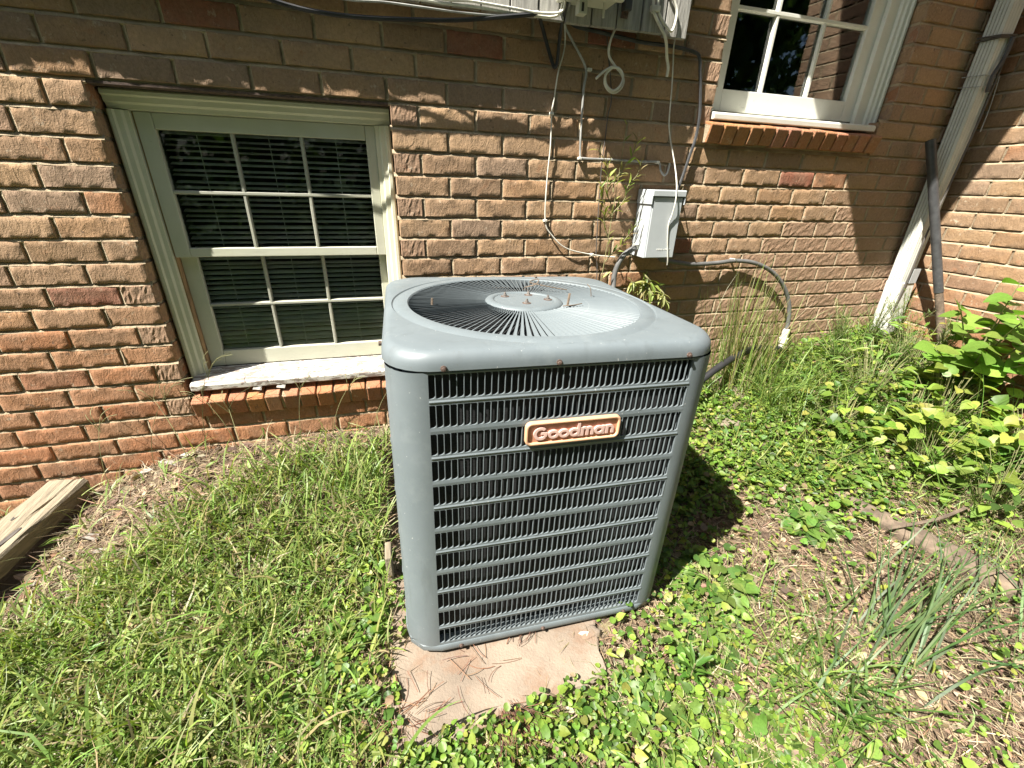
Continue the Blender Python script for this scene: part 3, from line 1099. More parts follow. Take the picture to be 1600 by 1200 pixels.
n = len(o1)
lay_ = [(o1, npy), (o1, npy-.0075), (o2, npy-.0098), (rrect(npx0+.0045, npx1-.0045, npz0+.0045, npz1-.0045, .0105), npy-.0098), (o3, npy-.0075), (o3, npy-.0035)]
for q, y in lay_: rm.v += [(u, y, v) for u, v in q]
rm.f = [(i*n+k, (i+1)*n+k, (i+1)*n+(k+1) % n, i*n+(k+1) % n) for i in range(5) for k in range(n)]
rm.build('plate_rim', M['plate_rim'], plate, smooth=True, world=False)
# raised letters drawn as flat strokes
LY = npy-.0038
def stroke(mb, pts, wd, h, closed=False):
    P = [Vector((p[0], p[1])) for p in pts]
    m = len(P)
    L_, R_ = [], []
    for i in range(m):
        if closed:
            d = P[(i+1) % m]-P[(i-1) % m]
        else:
            d = P[min(i+1, m-1)]-P[max(i-1, 0)]
        d.normalize()
        nn = Vector((-d.y, d.x))*wd/2
        L_.append(P[i]+nn)
        R_.append(P[i]-nn)
    vs = [(q.x, LY-h, q.y) for q in L_]+[(q.x, LY-h, q.y) for q in R_]+[(q.x, LY+.001, q.y) for q in L_]+[(q.x, LY+.001, q.y) for q in R_]
    fs = []
    e = m if closed else m-1
    for i in range(e):
        j = (i+1) % m
        fs += [(i, j, m+j, m+i), (j, i, 2*m+i, 2*m+j), (m+i, m+j, 3*m+j, 3*m+i)]
    if not closed:
        fs += [(0, m, 3*m, 2*m), (m-1, 3*m-1, 4*m-1, 2*m-1)]
    mb.add(vs, fs)
def arc(cx, cz, rx, rz, a0, a1, n=14):
    return [(cx+rx*math.cos(R(a0+(a1-a0)*i/n)), cz+rz*math.sin(R(a0+(a1-a0)*i/n))) for i in range(n+1)]
xh, ch, sw0 = .0205, .0305, .0054      # x height, cap height, stroke
z0_ = .6430
def letter(fn):
    mb = MB()
    fn(mb)
    mb.v = [(-.0735+(p[0]+.0525)*1.15, p[1], p[2]+.0006) for p in mb.v]
    mb.build('letter', M['letter'], plate, world=False)
x = -.0525
h1, h2 = .0052, .0048
rad = (xh-sw0)/2
letter(lambda m: (stroke(m, arc(x+.0125, z0_+ch/2-.001, .0112, (ch-sw0)/2, 48, 318, 20)+[], sw0+.0004, h1), stroke(m, [(x+.0130, z0_+ch*.46), (x+.0262, z0_+ch*.46)], sw0, h2), stroke(m, [(x+.0228, z0_+ch*.46), (x+.0215, z0_+.0062)], sw0, h2+.0002)))
def o_(cx):
    return lambda m: stroke(m, arc(cx, z0_+xh/2, rad+.0006, rad, 0, 342, 19), sw0, h1, True)
letter(o_(x+.0378))
letter(o_(x+.0592))
def d_(cx, tall):
    def fn(m):
        stroke(m, arc(cx, z0_+xh/2, rad+.0002, rad, 0, 342, 19), sw0, h1, True)
        stroke(m, [(cx+rad+.0012, z0_-.0004), (cx+rad+.0012, z0_+tall)], sw0, h2)
    return fn
letter(d_(x+.0803, ch+.0015))
def mn(x0, humps, adv):
    def fn(m):
        stroke(m, [(x0, z0_), (x0, z0_+xh)], sw0, h1)
        for i in range(humps):
            a = x0+i*adv
            stroke(m, arc(a+adv/2, z0_+xh-adv/2-.002, adv/2, adv/2, 180, 0, 10)+[(a+adv, z0_)], sw0, h2-.0003*i)
    return fn
letter(mn(x+.0962, 2, .0105))
letter(d_(x+.1315, xh))
letter(mn(x+.1478, 1, .0120))

# concrete pad with a worn front edge
pd = MB()
out = []
def edge(ax, ay, bx, by, n, j):
    for i in range(n):
        t = i/n
        out.append((ax+(bx-ax)*t+rng.normal(0, j), ay+(by-ay)*t+rng.normal(0, j)))
edge(-.215, -1.205, .335, -1.150, 26, .0035)
edge(.335, -1.150, .375, -1.00, 8, .004)
edge(.375, -1.00, .600, -.965, 8, .003)
edge(.600, -.965, .600, -.20, 14, .003)
edge(.600, -.20, -.175, -.20, 14, .004)
edge(-.175, -.20, -.215, -1.205, 20, .005)
n = len(out)
cx, cy = .19, -.66
lay_ = [(1.012, -1.47), (1.010, -1.402), (1.0, -1.392), (.985, -1.3895)]
for q, z in lay_:
    pd.v += [(cx+(a-cx)*q, cy+(b-cy)*q, z+rng.normal(0, .0006)) for a, b in out]
pd.f = [(i*n+k, i*n+(k+1) % n, (i+1)*n+(k+1) % n, (i+1)*n+k) for i in range(3) for k in range(n)]+[tuple(3*n+k for k in range(n))]
po = pd.build('concrete_pad', M['concrete'])
tag(po, 'stained tan concrete pad under the grey air conditioner', 'pad')

# ------------------------------------------------------------------ things fixed to the wall
sd = thing('siding_panel', 'grey weathered vertical board siding panel at the top of the brick wall', 'siding', (.2, 0, .262))
SB, SF = .258, -.071
x = .985
edges = []
while x > -2.4:
    edges.append(x)
    x -= .0935
for i in range(len(edges)-1):
    x1, x0 = edges[i], edges[i+1]
    d = rng.normal(0, .0012)
    MB().box((x0+.0028, SF+d, SB+(rng.normal(0, .0018) if x0 > -.1 else rng.uniform(-.004, .026))), (x1-.0028, SF+.020+d, 1.60)).build('board', M['siding'], sd, bevel=.0015)  # left board ends shaped uneven to break up their shadow on the wall
MB().box((-2.36, SF+.0215, SB+.030), (.980, -.001, 1.60)).build('backing', M['wire_brown'], sd)

nid = thing('telephone_box', 'beige plastic utility box fixed on the grey siding boards with cables below', 'utility box', (.57, -.06, .285))
MB().box((.478, -.160, .300), (.662, -.0715, .62)).build('base', M['nid'], nid, bevel=.006)
MB().box((.468, -.186, .292), (.672, -.161, .625)).build('lid', M['nid'], nid, bevel=.008)
MB().box((.535, -.140, .262), (.565, -.110, .2995)).build('latch', M['nid'], nid, bevel=.003)
MB().box((.544, -.1412, .268), (.552, -.1402, .290)).build('keyhole', M['black'], nid)
MB().tube([(.625, -.13, .2995), (.626, -.13, .262)], .004, 6).build('grommet', M['nid'], nid)
MB().box((.715, -.100, .300), (.742, -.0715, .60)).build('cable_gland', M['darkgrey'], nid, bevel=.004)
MB().tube([(.728, -.083, .31), (.727, -.077, .285)], .012, 8).build('gland_nut', M['rust'], nid)

def cable(name, pts, r, mat, label, cat='cable', n=7, k=6, group=None):
    pts = [(x, y-.017 if (y < -.05 and z > .225 and x < 1) else y, z) for x, y, z in pts]
    mb = MB().tube(catmull(pts, k) if k > 1 else pts, r, n)
    o = mb.build(name, mat, smooth=True)
    return tag(o, label, cat, group)

P_black_sag=[(-.80,-.075,.36),(-.60,-.075,.285),(-0.435,-0.075,0.232),(-0.342,-0.075,0.211),(-0.242,-0.075,0.201),(-0.137,-0.075,0.201),(0.012,-0.075,0.210),(0.170,-0.075,0.225),(0.335,-0.075,0.247),(0.417,-0.062,0.261),(0.448,-0.035,0.252),(0.470,-0.025,0.213),(0.491,-0.020,0.172),(0.508,-0.018,0.144),(0.517,-0.020,0.155),(0.516,-0.030,0.199),(0.516,-0.045,0.249),(0.512,-0.075,0.300)]
P_white_a=[(-0.30,-0.070,0.33),(-0.057,-0.070,0.267),(0.092,-0.072,0.256),(0.210,-0.070,0.258),(0.335,-0.067,0.257),(0.475,-0.066,0.262),(.50,-.07,.30)]
P_white_b=[(-.2,-.066,.40),(0.054,-0.074,0.275),(0.210,-0.076,0.269),(0.333,-0.075,0.266),(0.419,-0.074,0.264),(0.492,-0.080,0.272),(.50,-.09,.30)]
P_white_c=[(-.6,-.066,.36),(-0.288,-0.072,0.247),(-0.168,-0.070,0.235),(-0.060,-0.070,0.240),(0.053,-0.070,0.240),(0.171,-0.070,0.240),(0.294,-0.070,0.246),(.42,-.066,.27)]
P_thin_left=[(.505,-.06,.30),(0.541,-0.020,0.230),(0.541,-0.014,0.187),(0.526,-0.012,0.130),(0.517,-0.012,0.052),(0.511,-0.012,0.006),(0.513,-0.012,-0.101),(0.507,-0.012,-0.211),(0.509,-0.012,-0.362),(0.541,-0.014,-0.418),(0.610,-0.016,-0.470),(0.731,-0.012,-0.497),(0.840,-0.014,-0.509)]
P_rod=[(.522,-.075,.30),(0.528,-0.040,0.262),(0.562,-0.026,0.226),(0.631,-0.012,0.151),(0.630,-0.011,0.090),(0.632,-0.011,-0.032),(0.638,-0.011,-0.125),(.648,-.011,-.134),(0.758,-0.011,-0.134),(0.902,-0.011,-0.136),(0.984,-0.012,-0.135),(0.999,-0.014,-0.162),(1.018,-0.014,-0.181),(1.032,-0.014,-0.175),(1.039,-0.012,-0.151),(1.039,-0.012,-0.135)]
P_coil=[(0.727,-0.060,0.300),(0.719,-0.040,0.269),(0.705,-0.035,0.228),(0.708,-0.030,0.192),(0.735,-0.030,0.164),(0.763,-0.030,0.144),(0.777,-0.030,0.121),(0.770,-0.030,0.099),(0.746,-0.030,0.083),(0.719,-0.030,0.089),(0.701,-0.030,0.111),(0.704,-0.032,0.138),(0.725,-0.036,0.156),(0.753,-0.038,0.153),(0.769,-0.038,0.131),(0.760,-0.038,0.103),(0.733,-0.038,0.087),(0.705,-0.038,0.103),(0.698,-0.040,0.133),(0.720,-0.045,0.156),(0.691,-0.045,0.143),(0.659,-0.045,0.117)]
P_pair_a=[(0.826,-0.060,0.50),(0.829,-0.064,0.323),(0.833,-0.064,0.313),(0.856,-0.064,0.287),(0.898,-0.058,0.247),(0.932,-0.045,0.205),(0.951,-0.035,0.174),(0.954,-0.030,0.147)]
P_pair_b=[(0.843,-0.060,0.50),(0.845,-0.062,0.370),(0.849,-0.064,0.322),(0.867,-0.066,0.295),(0.895,-0.066,0.273),(0.912,-0.066,0.267),(0.921,-0.066,0.284),(0.924,-0.064,0.321),(0.908,-0.062,0.349),(0.870,-0.062,0.40),(.862,-.062,.55)]
P_long_white=[(.96,-.066,.60),(0.970,-0.050,0.42),(0.977,-0.034,0.343),(0.971,-0.030,0.288),(0.964,-0.030,0.245),(0.972,-0.030,0.192),(0.983,-0.030,0.113),(0.990,-0.030,0.040),(0.998,-0.030,-0.013),(1.019,-0.030,-0.068),(1.033,-0.060,-0.148),(1.022,-0.110,-0.219),(1.018,-0.126,-0.277),(1.016,-0.121,-0.326),(1.010,-0.117,-0.364),(1.020,-0.115,-0.428),(1.036,-0.115,-0.501),(1.043,-.11,-.53)]
P_dark_right=[(.56,-.02,.27),(0.590,-0.020,0.262),(0.688,-0.022,0.254),(0.831,-0.022,0.243),(0.965,-0.020,0.243),(1.065,-0.018,0.234),(1.090,-0.018,0.218),(1.105,-0.016,0.175),(1.121,-0.014,0.125),(1.139,-0.014,0.040),(1.140,-0.014,-0.038),(1.126,-0.014,-0.108),(1.111,-0.014,-0.180),(1.092,-0.018,-0.245)]
P_ground_wire=[(.70,-.01,.26),(0.745,-0.008,0.079),(0.740,-0.008,0.017),(0.738,-0.007,-0.069),(0.735,-0.008,-0.158),(0.742,-0.007,-0.323),(0.752,-0.008,-0.503),(0.768,-0.008,-0.614),(.78,-.008,-1.2)]
P_flex_left=[(0.935,-0.045,-0.458),(0.905,-0.05,-0.468),(0.885,-0.050,-0.478),(0.863,-0.050,-0.495),(0.841,-0.050,-0.530),(0.829,-0.050,-0.579),(0.825,-0.060,-0.633),(0.80,-0.10,-0.75),(.72,-.20,-.85),(.62,-.28,-.90)]
P_flex_right=[(1.06,-.045,-.518),(1.140,-0.045,-0.531),(1.238,-0.040,-0.542),(1.368,-0.030,-0.540),(1.480,-0.025,-0.533),(1.592,-0.030,-0.546),(1.698,-0.035,-0.587),(1.784,-0.040,-0.652),(1.841,-0.050,-0.733),(1.866,-0.060,-0.816),(1.866,-0.068,-0.885)]
cable('black_cable', P_black_sag, .0062, M['black'], 'thick black cable sagging along the top of the wall into the beige box')
cable('white_cable', P_white_a, .0042, M['wire_white'], 'white cable running lowest along the foot of the grey siding boards')
cable('white_cable', P_white_b, .0038, M['wire_white'], 'upper white cable stretched across the grey siding boards into the beige box')
cable('grey_cable', P_white_c, .0032, M['wire_grey'], 'thin dull grey cable lying just under the grey siding boards')
cable('cream_wire', P_thin_left, .0026, M['wire_white'], 'thin cream wire clipped down the brick wall just right of the low window')
cable('grey_tube', P_rod, .0042, M['wire_grey'], 'thin grey tube bent square down and across the brick wall', 'tube', k=4)
cable('coiled_cable', P_coil, .0042, M['wire_white'], 'white cable end coiled in a loop below the grey siding boards')
cable('cut_cable', P_pair_a, .0052, M['wire_white'], 'thick white cable with a cut end hanging below the siding boards')
cable('looped_cable', P_pair_b, .0046, M['wire_white'], 'white cable bent in an upward loop on the siding boards')
cable('long_wire', P_long_white, .0026, M['wire_white'], 'long white wire dangling across the front of the grey disconnect box')
cable('dark_cable', P_dark_right, .0062, M['darkgrey'], 'dark cable turning down the brick beside the upper window')
cable('ground_wire', P_ground_wire, .0022, M['wire_brown'], 'dull thin wire running straight down the brick to the ground')

# clips
def clip(p, label, r=.007):
    c = MB().box((p[0]-r, p[1]-.006, p[2]-.005), (p[0]+r, -.0005, p[2]+.005)).build('cable_clip', M['wire_white'], bevel=.002)
    tag(c, label, 'clip', 'cable clips on the brick wall')
clip((.511, -.012, .006), 'white clip highest on the cream wire beside the low window')
clip((.509, -.012, -.362), 'white clip on the cream wire where it starts to bend right')
clip((.731, -.012, -.497), 'white clip at the lower end of the cream wire')
clip((.645, -.012, .148), 'small clip at the top bend of the thin grey tube', .009)
clip((.637, -.012, -.135), 'small clip at the lower corner of the thin grey tube')
clip((.982, -.012, -.135), 'small clip at the right end of the thin grey tube')
cl = MB().box((.822, -.088, .312), (.856, -.0715, .330)).build('cable_clip', M['wire_white'], bevel=.003)
tag(cl, 'double white clip holding two cables on the siding boards', 'clip', 'cable clips on the brick wall')

# disconnect box
bx = thing('disconnect_box', 'pale grey electrical disconnect box on the brick wall behind the unit', 'electrical box', (1.0, -.04, -.505))
MB().box((.923, -.106, -.500), (1.065, -.0005, -.262)).build('body', M['boxgrey'], bx, bevel=.002)
MB().box((.928, -.1115, -.498), (1.061, -.1065, -.264)).build('cover', M['boxgrey'], bx, bevel=.0015)
MB().prism([(-.0005, -.2365), (-.115, -.2365), (-.118, -.240), (-.118, -.2605), (-.0005, -.2605)], lambda u, v, t: (t, u, v), .919, 1.0695).build('hood', M['boxgrey'], bx, bevel=.0015)
for sx in (.9188, 1.0697):
    MB().box((sx-.0012, -.116, -.290), (sx+.0012, -.004, -.259)).build('hood_flange', M['boxgrey'], bx)
MB().tube([(.925, -.046, -.4585), (.912, -.047, -.463)], .015, 10).build('conduit_fitting', M['wire_white'], bx)
MB().tube([(1.042, -.047, -.501), (1.060, -.046, -.518)], .014, 10).build('conduit_fitting', M['flex'], bx)
emb = MB()
ex = .977
for i in range(13):
    w_ = rng.uniform(.0032, .0046)
    if i == 6:
        emb.box((ex, -.1123, -.4655), (ex+.003, -.1113, -.4645))
    else:
        emb.box((ex, -.1126, -.468), (ex+.0011, -.1113, -.462))
        if i % 3 != 1: emb.box((ex+.0013, -.1126, -.468 if i % 2 else -.4632), (ex+w_-.001, -.1113, -.4667 if i % 2 else -.462))
    ex += w_+.0012
emb.build('embossing', M['trim'], bx)

def flexpipe(name, pts, r, mat, label):
    path = catmull(pts, 14)
    # walk at even steps so that the corrugation is regular
    L = [0]
    for a, b in zip(path[:-1], path[1:]): L.append(L[-1]+(b-a).length)
    n = int(L[-1]/.0035)
    out, j = [], 0
    for i in range(n+1):
        d = L[-1]*i/n
        while j < len(L)-2 and L[j+1] < d: j += 1
        t = (d-L[j])/max(1e-9, L[j+1]-L[j])
        out.append(path[j].lerp(path[j+1], t))
    o = MB().tube(out, [r*(1+.045*(1 if i % 2 else -1)) for i in range(len(out))], 10).build(name, mat, smooth=True)
    return tag(o, label, 'conduit')
flexpipe('flexible_conduit', P_flex_left, .0115, M['flex'], 'grey flexible conduit curving from the disconnect box down behind the unit')
flexpipe('flexible_conduit', P_flex_right, .0098, M['flex'], 'grey flexible conduit arching right from the disconnect box down to the weeds')
fit = MB().lathe([(.012, .045), (.016, .04), (.017, .0), (.022, -.005), (.022, -.03), (.017, -.034), (.017, -.07)], 14, (1.866, -.069, -.925)).build('conduit_fitting', M['wire_white'], smooth=True)
tag(fit, 'off white fitting at the foot of the arched conduit', 'fitting')
cable('insulated_pipe', [(1.86, -.07, -.99), (1.80, -.075, -.985), (1.66, -.10, -.962), (1.50, -.15, -.975), (1.35, -.20, -1.01), (1.1, -.26, -1.12), (.80, -.33, -1.18)], .017, M['black'], 'black insulated pipe lying near the ground behind the unit', 'pipe', 9)
scr = MB().tube([(1.465, .0, -.528), (1.465, -.035, -.526)], .006, 6).build('conduit_strap', M['wire_grey'])
tag(scr, 'small strap screw on top of the arched conduit', 'strap')

# downspout in the corner
ds = thing('downspout', 'white ribbed downspout with tied wires in the wall corner', 'downspout', (2.56, -.05, -.85))
dx0, dx1, dy0, dy1 = 2.522, 2.607, -.022, -.092
pr = []
def rib(a, b, n, fix, axis, depth):
    out = []
    for i in range(n*4+1):
        t = i/(n*4)
        d = depth*(.5-.5*math.cos(2*math.pi*n*t)) if .06 < t < .94 else 0
        u = a+(b-a)*t
        out.append((u, fix+d) if axis == 'x' else (fix+d, u))
    return out
pr += rib(dy0-.006, dy1+.010, 4, dx0, 'y', .0045)
pr += rib(dx0+.008, dx1-.008, 4, dy1, 'x', .0035)
pr += [(dx1, dy1+.008), (dx1, dy0-.006), (dx1-.006, dy0), (dx0+.006, dy0)]
tb = MB()
tb.prism(pr, lambda u, v, t: (u-(t+.85)*.012, v, t), -.86, 1.54)
tb.build('pipe', M['downspout'], ds, smooth=True)
# splayed open foot
ft = MB()
ft.prism([(dx0-.004, dy0), (dx0-.006, dy1-.012), (dx1+.004, dy1-.014), (dx1+.006, dy0)], lambda u, v, t: (u-(.0 if t > -.8 else .03), v-(.0 if t > -.8 else .035), t), -.93, -.655)
ft.build('outlet', M['downspout'], ds, bevel=.004)
MB().box((dx0+.035, dy1-.0185, -.655), (dx1-.001, dy1-.0145, -.58)).build('patch', M['boxgrey'], ds)
for zs, r_ in ((.395, .004), (.408, .004), (.265, .002), (.225, .002)):
    q = .006
    o_ = [(dx0-q-.012, dy0+.01, zs+.002), (dx0-q-.012, dy1-q, zs-.006+rng.normal(0, .004)), (dx1+q-.012, dy1-q, zs+.008+rng.normal(0, .006)), (dx1+q-.012, dy0, zs+.003)]
    MB().tube(o_, r_, 6).build('tie_wire', M['wire_brown'] if r_ > .003 else M['wire_grey'], ds)
MB().tube(catmull([(2.572, -.105, .40), (2.566, -.108, .33), (2.545, -.106, .26), (2.552, -.106, .20)], 6), .009, 6).build('hanging_strap', M['darkgrey'], ds)
cable('hanging_cord', [(2.58, -.102, .40), (2.585, -.101, .10), (2.568, -.103, -.15), (2.53, -.115, -.40), (2.53, -.115, -.62), (2.50, -.125, -.80)], .0045, M['wire_brown'], 'thin brown cord hanging down the front of the white downspout', 'cord')
cable('loose_wire', [(2.615, -.09, .27), (2.62, -.10, .15), (2.612, -.108, .05)], .002, M['wire_grey'], 'short loose wire hanging off the right edge of the downspout', 'wire')

# black pipe on a stake leaning in the corner
pp = thing('leaning_pipe', 'dark pipe with a bare wooden foot leaning against the white downspout', 'pipe', (2.645, -.235, -.95))
a, b = Vector((2.648, -.325, -.95)), Vector((2.388, -.058, .010))
f_ = lambda t: a.lerp(b, t)
MB().tube([f_(.29), f_(.6), f_(1.0)], .0195, 14).build('sleeve', M['darkgrey'], pp, smooth=True)
MB().tube([f_(.0), f_(.15), f_(.2895)], [.019, .018, .017], 10).build('wooden_foot', M['bark'], pp, smooth=True)

# ------------------------------------------------------------------ loose things on the ground
tm = MB()
for i in range(1):
    A, B = Vector((-1.345, -.055, 0)), Vector((-1.47, -.90, 0))
    d = (B-A).normalized()
    s_ = Vector((d.y, -d.x, 0))
    n = 14
    z0, z1 = -1.335, -1.276
    sec = [(-.066, z0), (-.068, z1-.007), (-.060, z1), (-.03, z1-.002), (-.024, z1-.006), (-.018, z1-.001), (.030, z1+.001), (.058, z1-.002), (.066, z1-.009), (.065, z0)]
    for k in range(n+1):
        p = A.lerp(B, k/n)
        for u, z in sec:
            q = p+s_*(u+rng.normal(0, .0018))
            tm.v.append((q.x, q.y, z-.05*(k/n)+rng.normal(0, .0014)))
    m = len(sec)
    tm.f = [(k*m+j, k*m+(j+1) % m, (k+1)*m+(j+1) % m, (k+1)*m+j) for k in range(n) for j in range(m)]+[tuple(range(m-1, -1, -1)), tuple(n*m+j for j in range(m))]
tb_ = tm.build('landscape_timber', M['timber'], bevel=.0)
tag(tb_, 'weathered cracked timber lying end on to the brick wall at far left', 'timber')
for (u, t, l) in ((.02, .20, .035), (-.03, .33, .05), (.03, .5, .04)):
    p = A.lerp(B, t)+s_*u
    z = -1.2755-.05*t
    kn = MB()
    kn.v = [(p.x+d.x*l*math.cos(q)+s_.x*.008*math.sin(q), p.y+d.y*l*math.cos(q)+s_.y*.008*math.sin(q), z+.0008) for q in [2*math.pi*i/12 for i in range(12)]]
    kn.v += [(p.x, p.y, z-.001)]
    kn.f = [(i, (i+1) % 12, 12) for i in range(12)]
    kn.build('split', M['wire_brown'], tb_)

def rock(name, c, rx, ry, rz, mat, label, cat, rot=0, seed=0):
    rg = np.random.default_rng(seed+5)
    bm = bmesh.new()
    bmesh.ops.create_icosphere(bm, subdivisions=3, radius=1)
    ph = rg.uniform(0, 6, 6)
    for v in bm.verts:
        p = v.co
        k = 1+.16*math.sin(3*p.x+ph[0])*math.cos(2.6*p.y+ph[1])+.09*math.sin(6*p.y+ph[2]+3*p.z)+rg.normal(0, .025)
        q = Vector((p.x*rx*k, p.y*ry*k, math.copysign(abs(p.z)**.6, p.z)*rz*(1+rg.normal(0, .03))))
        q.rotate(Matrix.Rotation(rot, 3, 'Z'))
        v.co = q+Vector(c)
    me = bpy.data.meshes.new(name)
    bm.to_mesh(me)
    bm.free()
    me.materials.append(mat)
    me.polygons.foreach_set('use_smooth', [True]*len(me.polygons))
    o = link_mesh(name, me)
    return tag(o, label, cat)
rock('flat_stone', (1.37, -.33, float(gh(1.37, -.33))+.012), .085, .06, .016, M['stone'], 'pale flat stone among round leaves right of the unit', 'stone', .3, 1)
rock('log', (1.62, -1.11, float(gh(1.62, -1.11))+.008), .36, .055, .038, M['bark'], 'pale rotting log half buried in the weeds at right', 'log', -1.25, 2)
rock('earth_clod', (.345, -1.035, -1.396), .035, .02, .012, M['concrete'], 'tan lump of earth at the right front corner of the pad', 'clod', .2, 3)
def stick(pts, r, label, mat=M['bark'], name='stick', cat='stick'):
    P_ = [(x, y, float(gh(x, y))+h) for x, y, h in pts]
    return cable(name, P_, r, mat, label, cat, 6, 5)
stick([(1.46, -.05, .03), (1.50, -.16, .03), (1.50, -.25, .025)], .017, 'thick brown stick pointing at the wall above the flat stone')
stick([(1.50, -.255, .03), (1.40, -.30, .035), (1.28, -.345, .02)], .011, 'thinner brown stick crossing the flat stone')
stick([(1.34, -.53, .02), (1.45, -.50, .025), (1.54, -.44, .02)], .006, 'thin dead twig between the stone and the ivy clump')
stick([(1.50, -1.0, .05), (1.68, -1.03, .06), (1.85, -1.02, .05)], .006, 'pale bare twig lying across the rotting log')
st_ = MB()
st_.box((-.208, -.73, -1.42), (-.188, -.66, -1.275))
so2 = st_.build('wood_offcut', M['timber'], bevel=.004)
tag(so2, 'short upright wood offcut beside the left side of the unit', 'wood')
# dead leaf
lf_ = MB()
z = float(gh(1.07, -1.03))+.015
lf_.v = [(1.07+.034*math.cos(t)*(1+.2*math.cos(3*t)), -1.03+.026*math.sin(t), z+.008*math.sin(2*t)) for t in [2*math.pi*i/12 for i in range(12)]]+[(1.07, -1.03, z-.004)]
lf_.f = [(i, (i+1) % 12, 12) for i in range(12)]
dl = lf_.build('dead_leaf', M['bark'], smooth=True)
tag(dl, 'curled brown dead leaf on bare litter right of the unit', 'leaf')
# flakes of old paint fallen by the wall and on the ledge
for i, (x, y) in enumerate(((-1.10, -.045), (-1.04, -.03), (-1.00, -.06), (-.96, -.035), (-1.16, -.33), (-1.10, -.40), (-1.20, -.40), (-1.25, -.47))):
    f_ = MB()
    z = float(gh(x, y))+.014
    n = 7
    rr = rng.uniform(.014, .03)
    f_.v = [(x+rr*math.cos(2*math.pi*k/n)*rng.uniform(.6, 1.2), y+rr*.6*math.sin(2*math.pi*k/n)*rng.uniform(.6, 1.2), z+rng.uniform(-.006, .010)) for k in range(n)]
    f_.v += [(a+.001, b, c-.002) for a, b, c in f_.v]
    f_.f = [tuple(range(n)), tuple(range(2*n-1, n-1, -1))]+[(k, n+k, n+(k+1) % n, (k+1) % n) for k in range(n)]
    o = f_.build('paint_flake', M['debris'])
    tag(o, ('farthest left', 'second from the left', 'third from the left', 'farthest right')[i]+' white paint flake of the row on litter against the brick wall' if i < 4 else ('farthest back', 'rightmost', 'middle', 'nearest')[(0, 1, 2, 3)[i-4]]+' of the white paint flakes on bare litter beside the timber', 'flake', 'paint flakes by the wall' if i < 4 else 'paint flakes by the timber')
for i, (x, lb) in enumerate(((-.66, 'larger'), (-.575, 'smaller'))):
    f_ = MB()
    f_.v = [(x-.016, -.012, -.993), (x+.015, -.016, -.997), (x+.018, .0, -.984), (x+.002, .008, -.972), (x-.012, .004, -.983)]
    f_.f = [(0, 1, 2, 3, 4)]
    o = f_.build('paint_flake', M['debris'])
    o.scale = (1, 1, 1)
    tag(o, 'flake of peeled white paint lying on the brick window ledge, the %s one' % ('left' if i == 0 else 'right'), 'flake')
# debris on the fan guard
fw_ = rotm
def on_guard(pts, r, label, name='twig', cat='twig', mat=M['bark']):
    P_ = [tuple(base+fw_.to_3x3() @ Vector((x, y, AH+z))) for x, y, z in pts]
    return cable(name, P_, r, mat, label, cat, 5, 5)
on_guard([(.04, .14, .006), (.07, .12, .02), (.085, .145, .03), (.06, .15, .02), (.12, .11, .012), (.165, .10, .006)], .0016, 'curly dry twig lying on the back of the fan guard')
on_guard([(.10, -.075, .002), (.104, -.07, .020), (.106, -.068, .034)], .0035, 'bit of bark standing on the fan guard right of the hub', 'bark_bit', 'bark')
on_guard([(.085, -.08, .003), (.12, -.075, .004), (.145, -.065, .005)], .0014, 'short dry stem lying beside the bit of bark on the fan guard')
on_guard([(-.255, -.03, .001), (-.254, -.029, .018)], .003, 'small stub of stem stuck on the left of the fan guard', 'stub', 'stem')
on_guard([(.215, .03, .001), (.212, .035, .024), (.205, .045, .034)], .0012, 'tiny dry stem standing on the right of the fan guard')
on_guard([(.13, .325, .003), (.137, .327, .004)], .004, 'brown seed on the back edge of the top cover', 'seed', 'seed')

# ------------------------------------------------------------------ vegetation
def unit(v):
    return v/np.maximum(1e-9, np.linalg.norm(v, axis=-1, keepdims=True))
def fnoise(x, y, s=1.0):
    x, y = x*s, y*s
    return .5+.25*(np.sin(x*3.1+1.3*np.sin(y*2.3))*np.cos(y*2.7+1.1*np.sin(x*1.9))+np.sin(x*7.7+y*5.1)*np.cos(y*6.9-x*3.3)*.6+np.sin(x*15.1-y*13.7)*.35)
def tints(n, cols, wts, var=.16):
    c = np.array(cols)[rng.choice(len(cols), n, p=np.array(wts)/sum(wts))]
    return np.clip(c*rng.normal(1, var, (n, 1))*rng.normal(1, .06, (n, 3)), .004, 1)
GREEN = [(.185, .265, .060), (.120, .195, .040), (.230, .295, .078), (.255, .285, .090), (.31, .28, .13)]
LIME = [(.185, .285, .044), (.235, .315, .054), (.130, .225, .036), (.275, .290, .064), (.075, .150, .026)]
DK = [(.080, .155, .030), (.115, .195, .038), (.150, .230, .050), (.05, .10, .022)]
DRY = [(.34, .265, .17), (.25, .18, .115), (.42, .35, .24), (.13, .09, .06), (.25, .15, .10)]

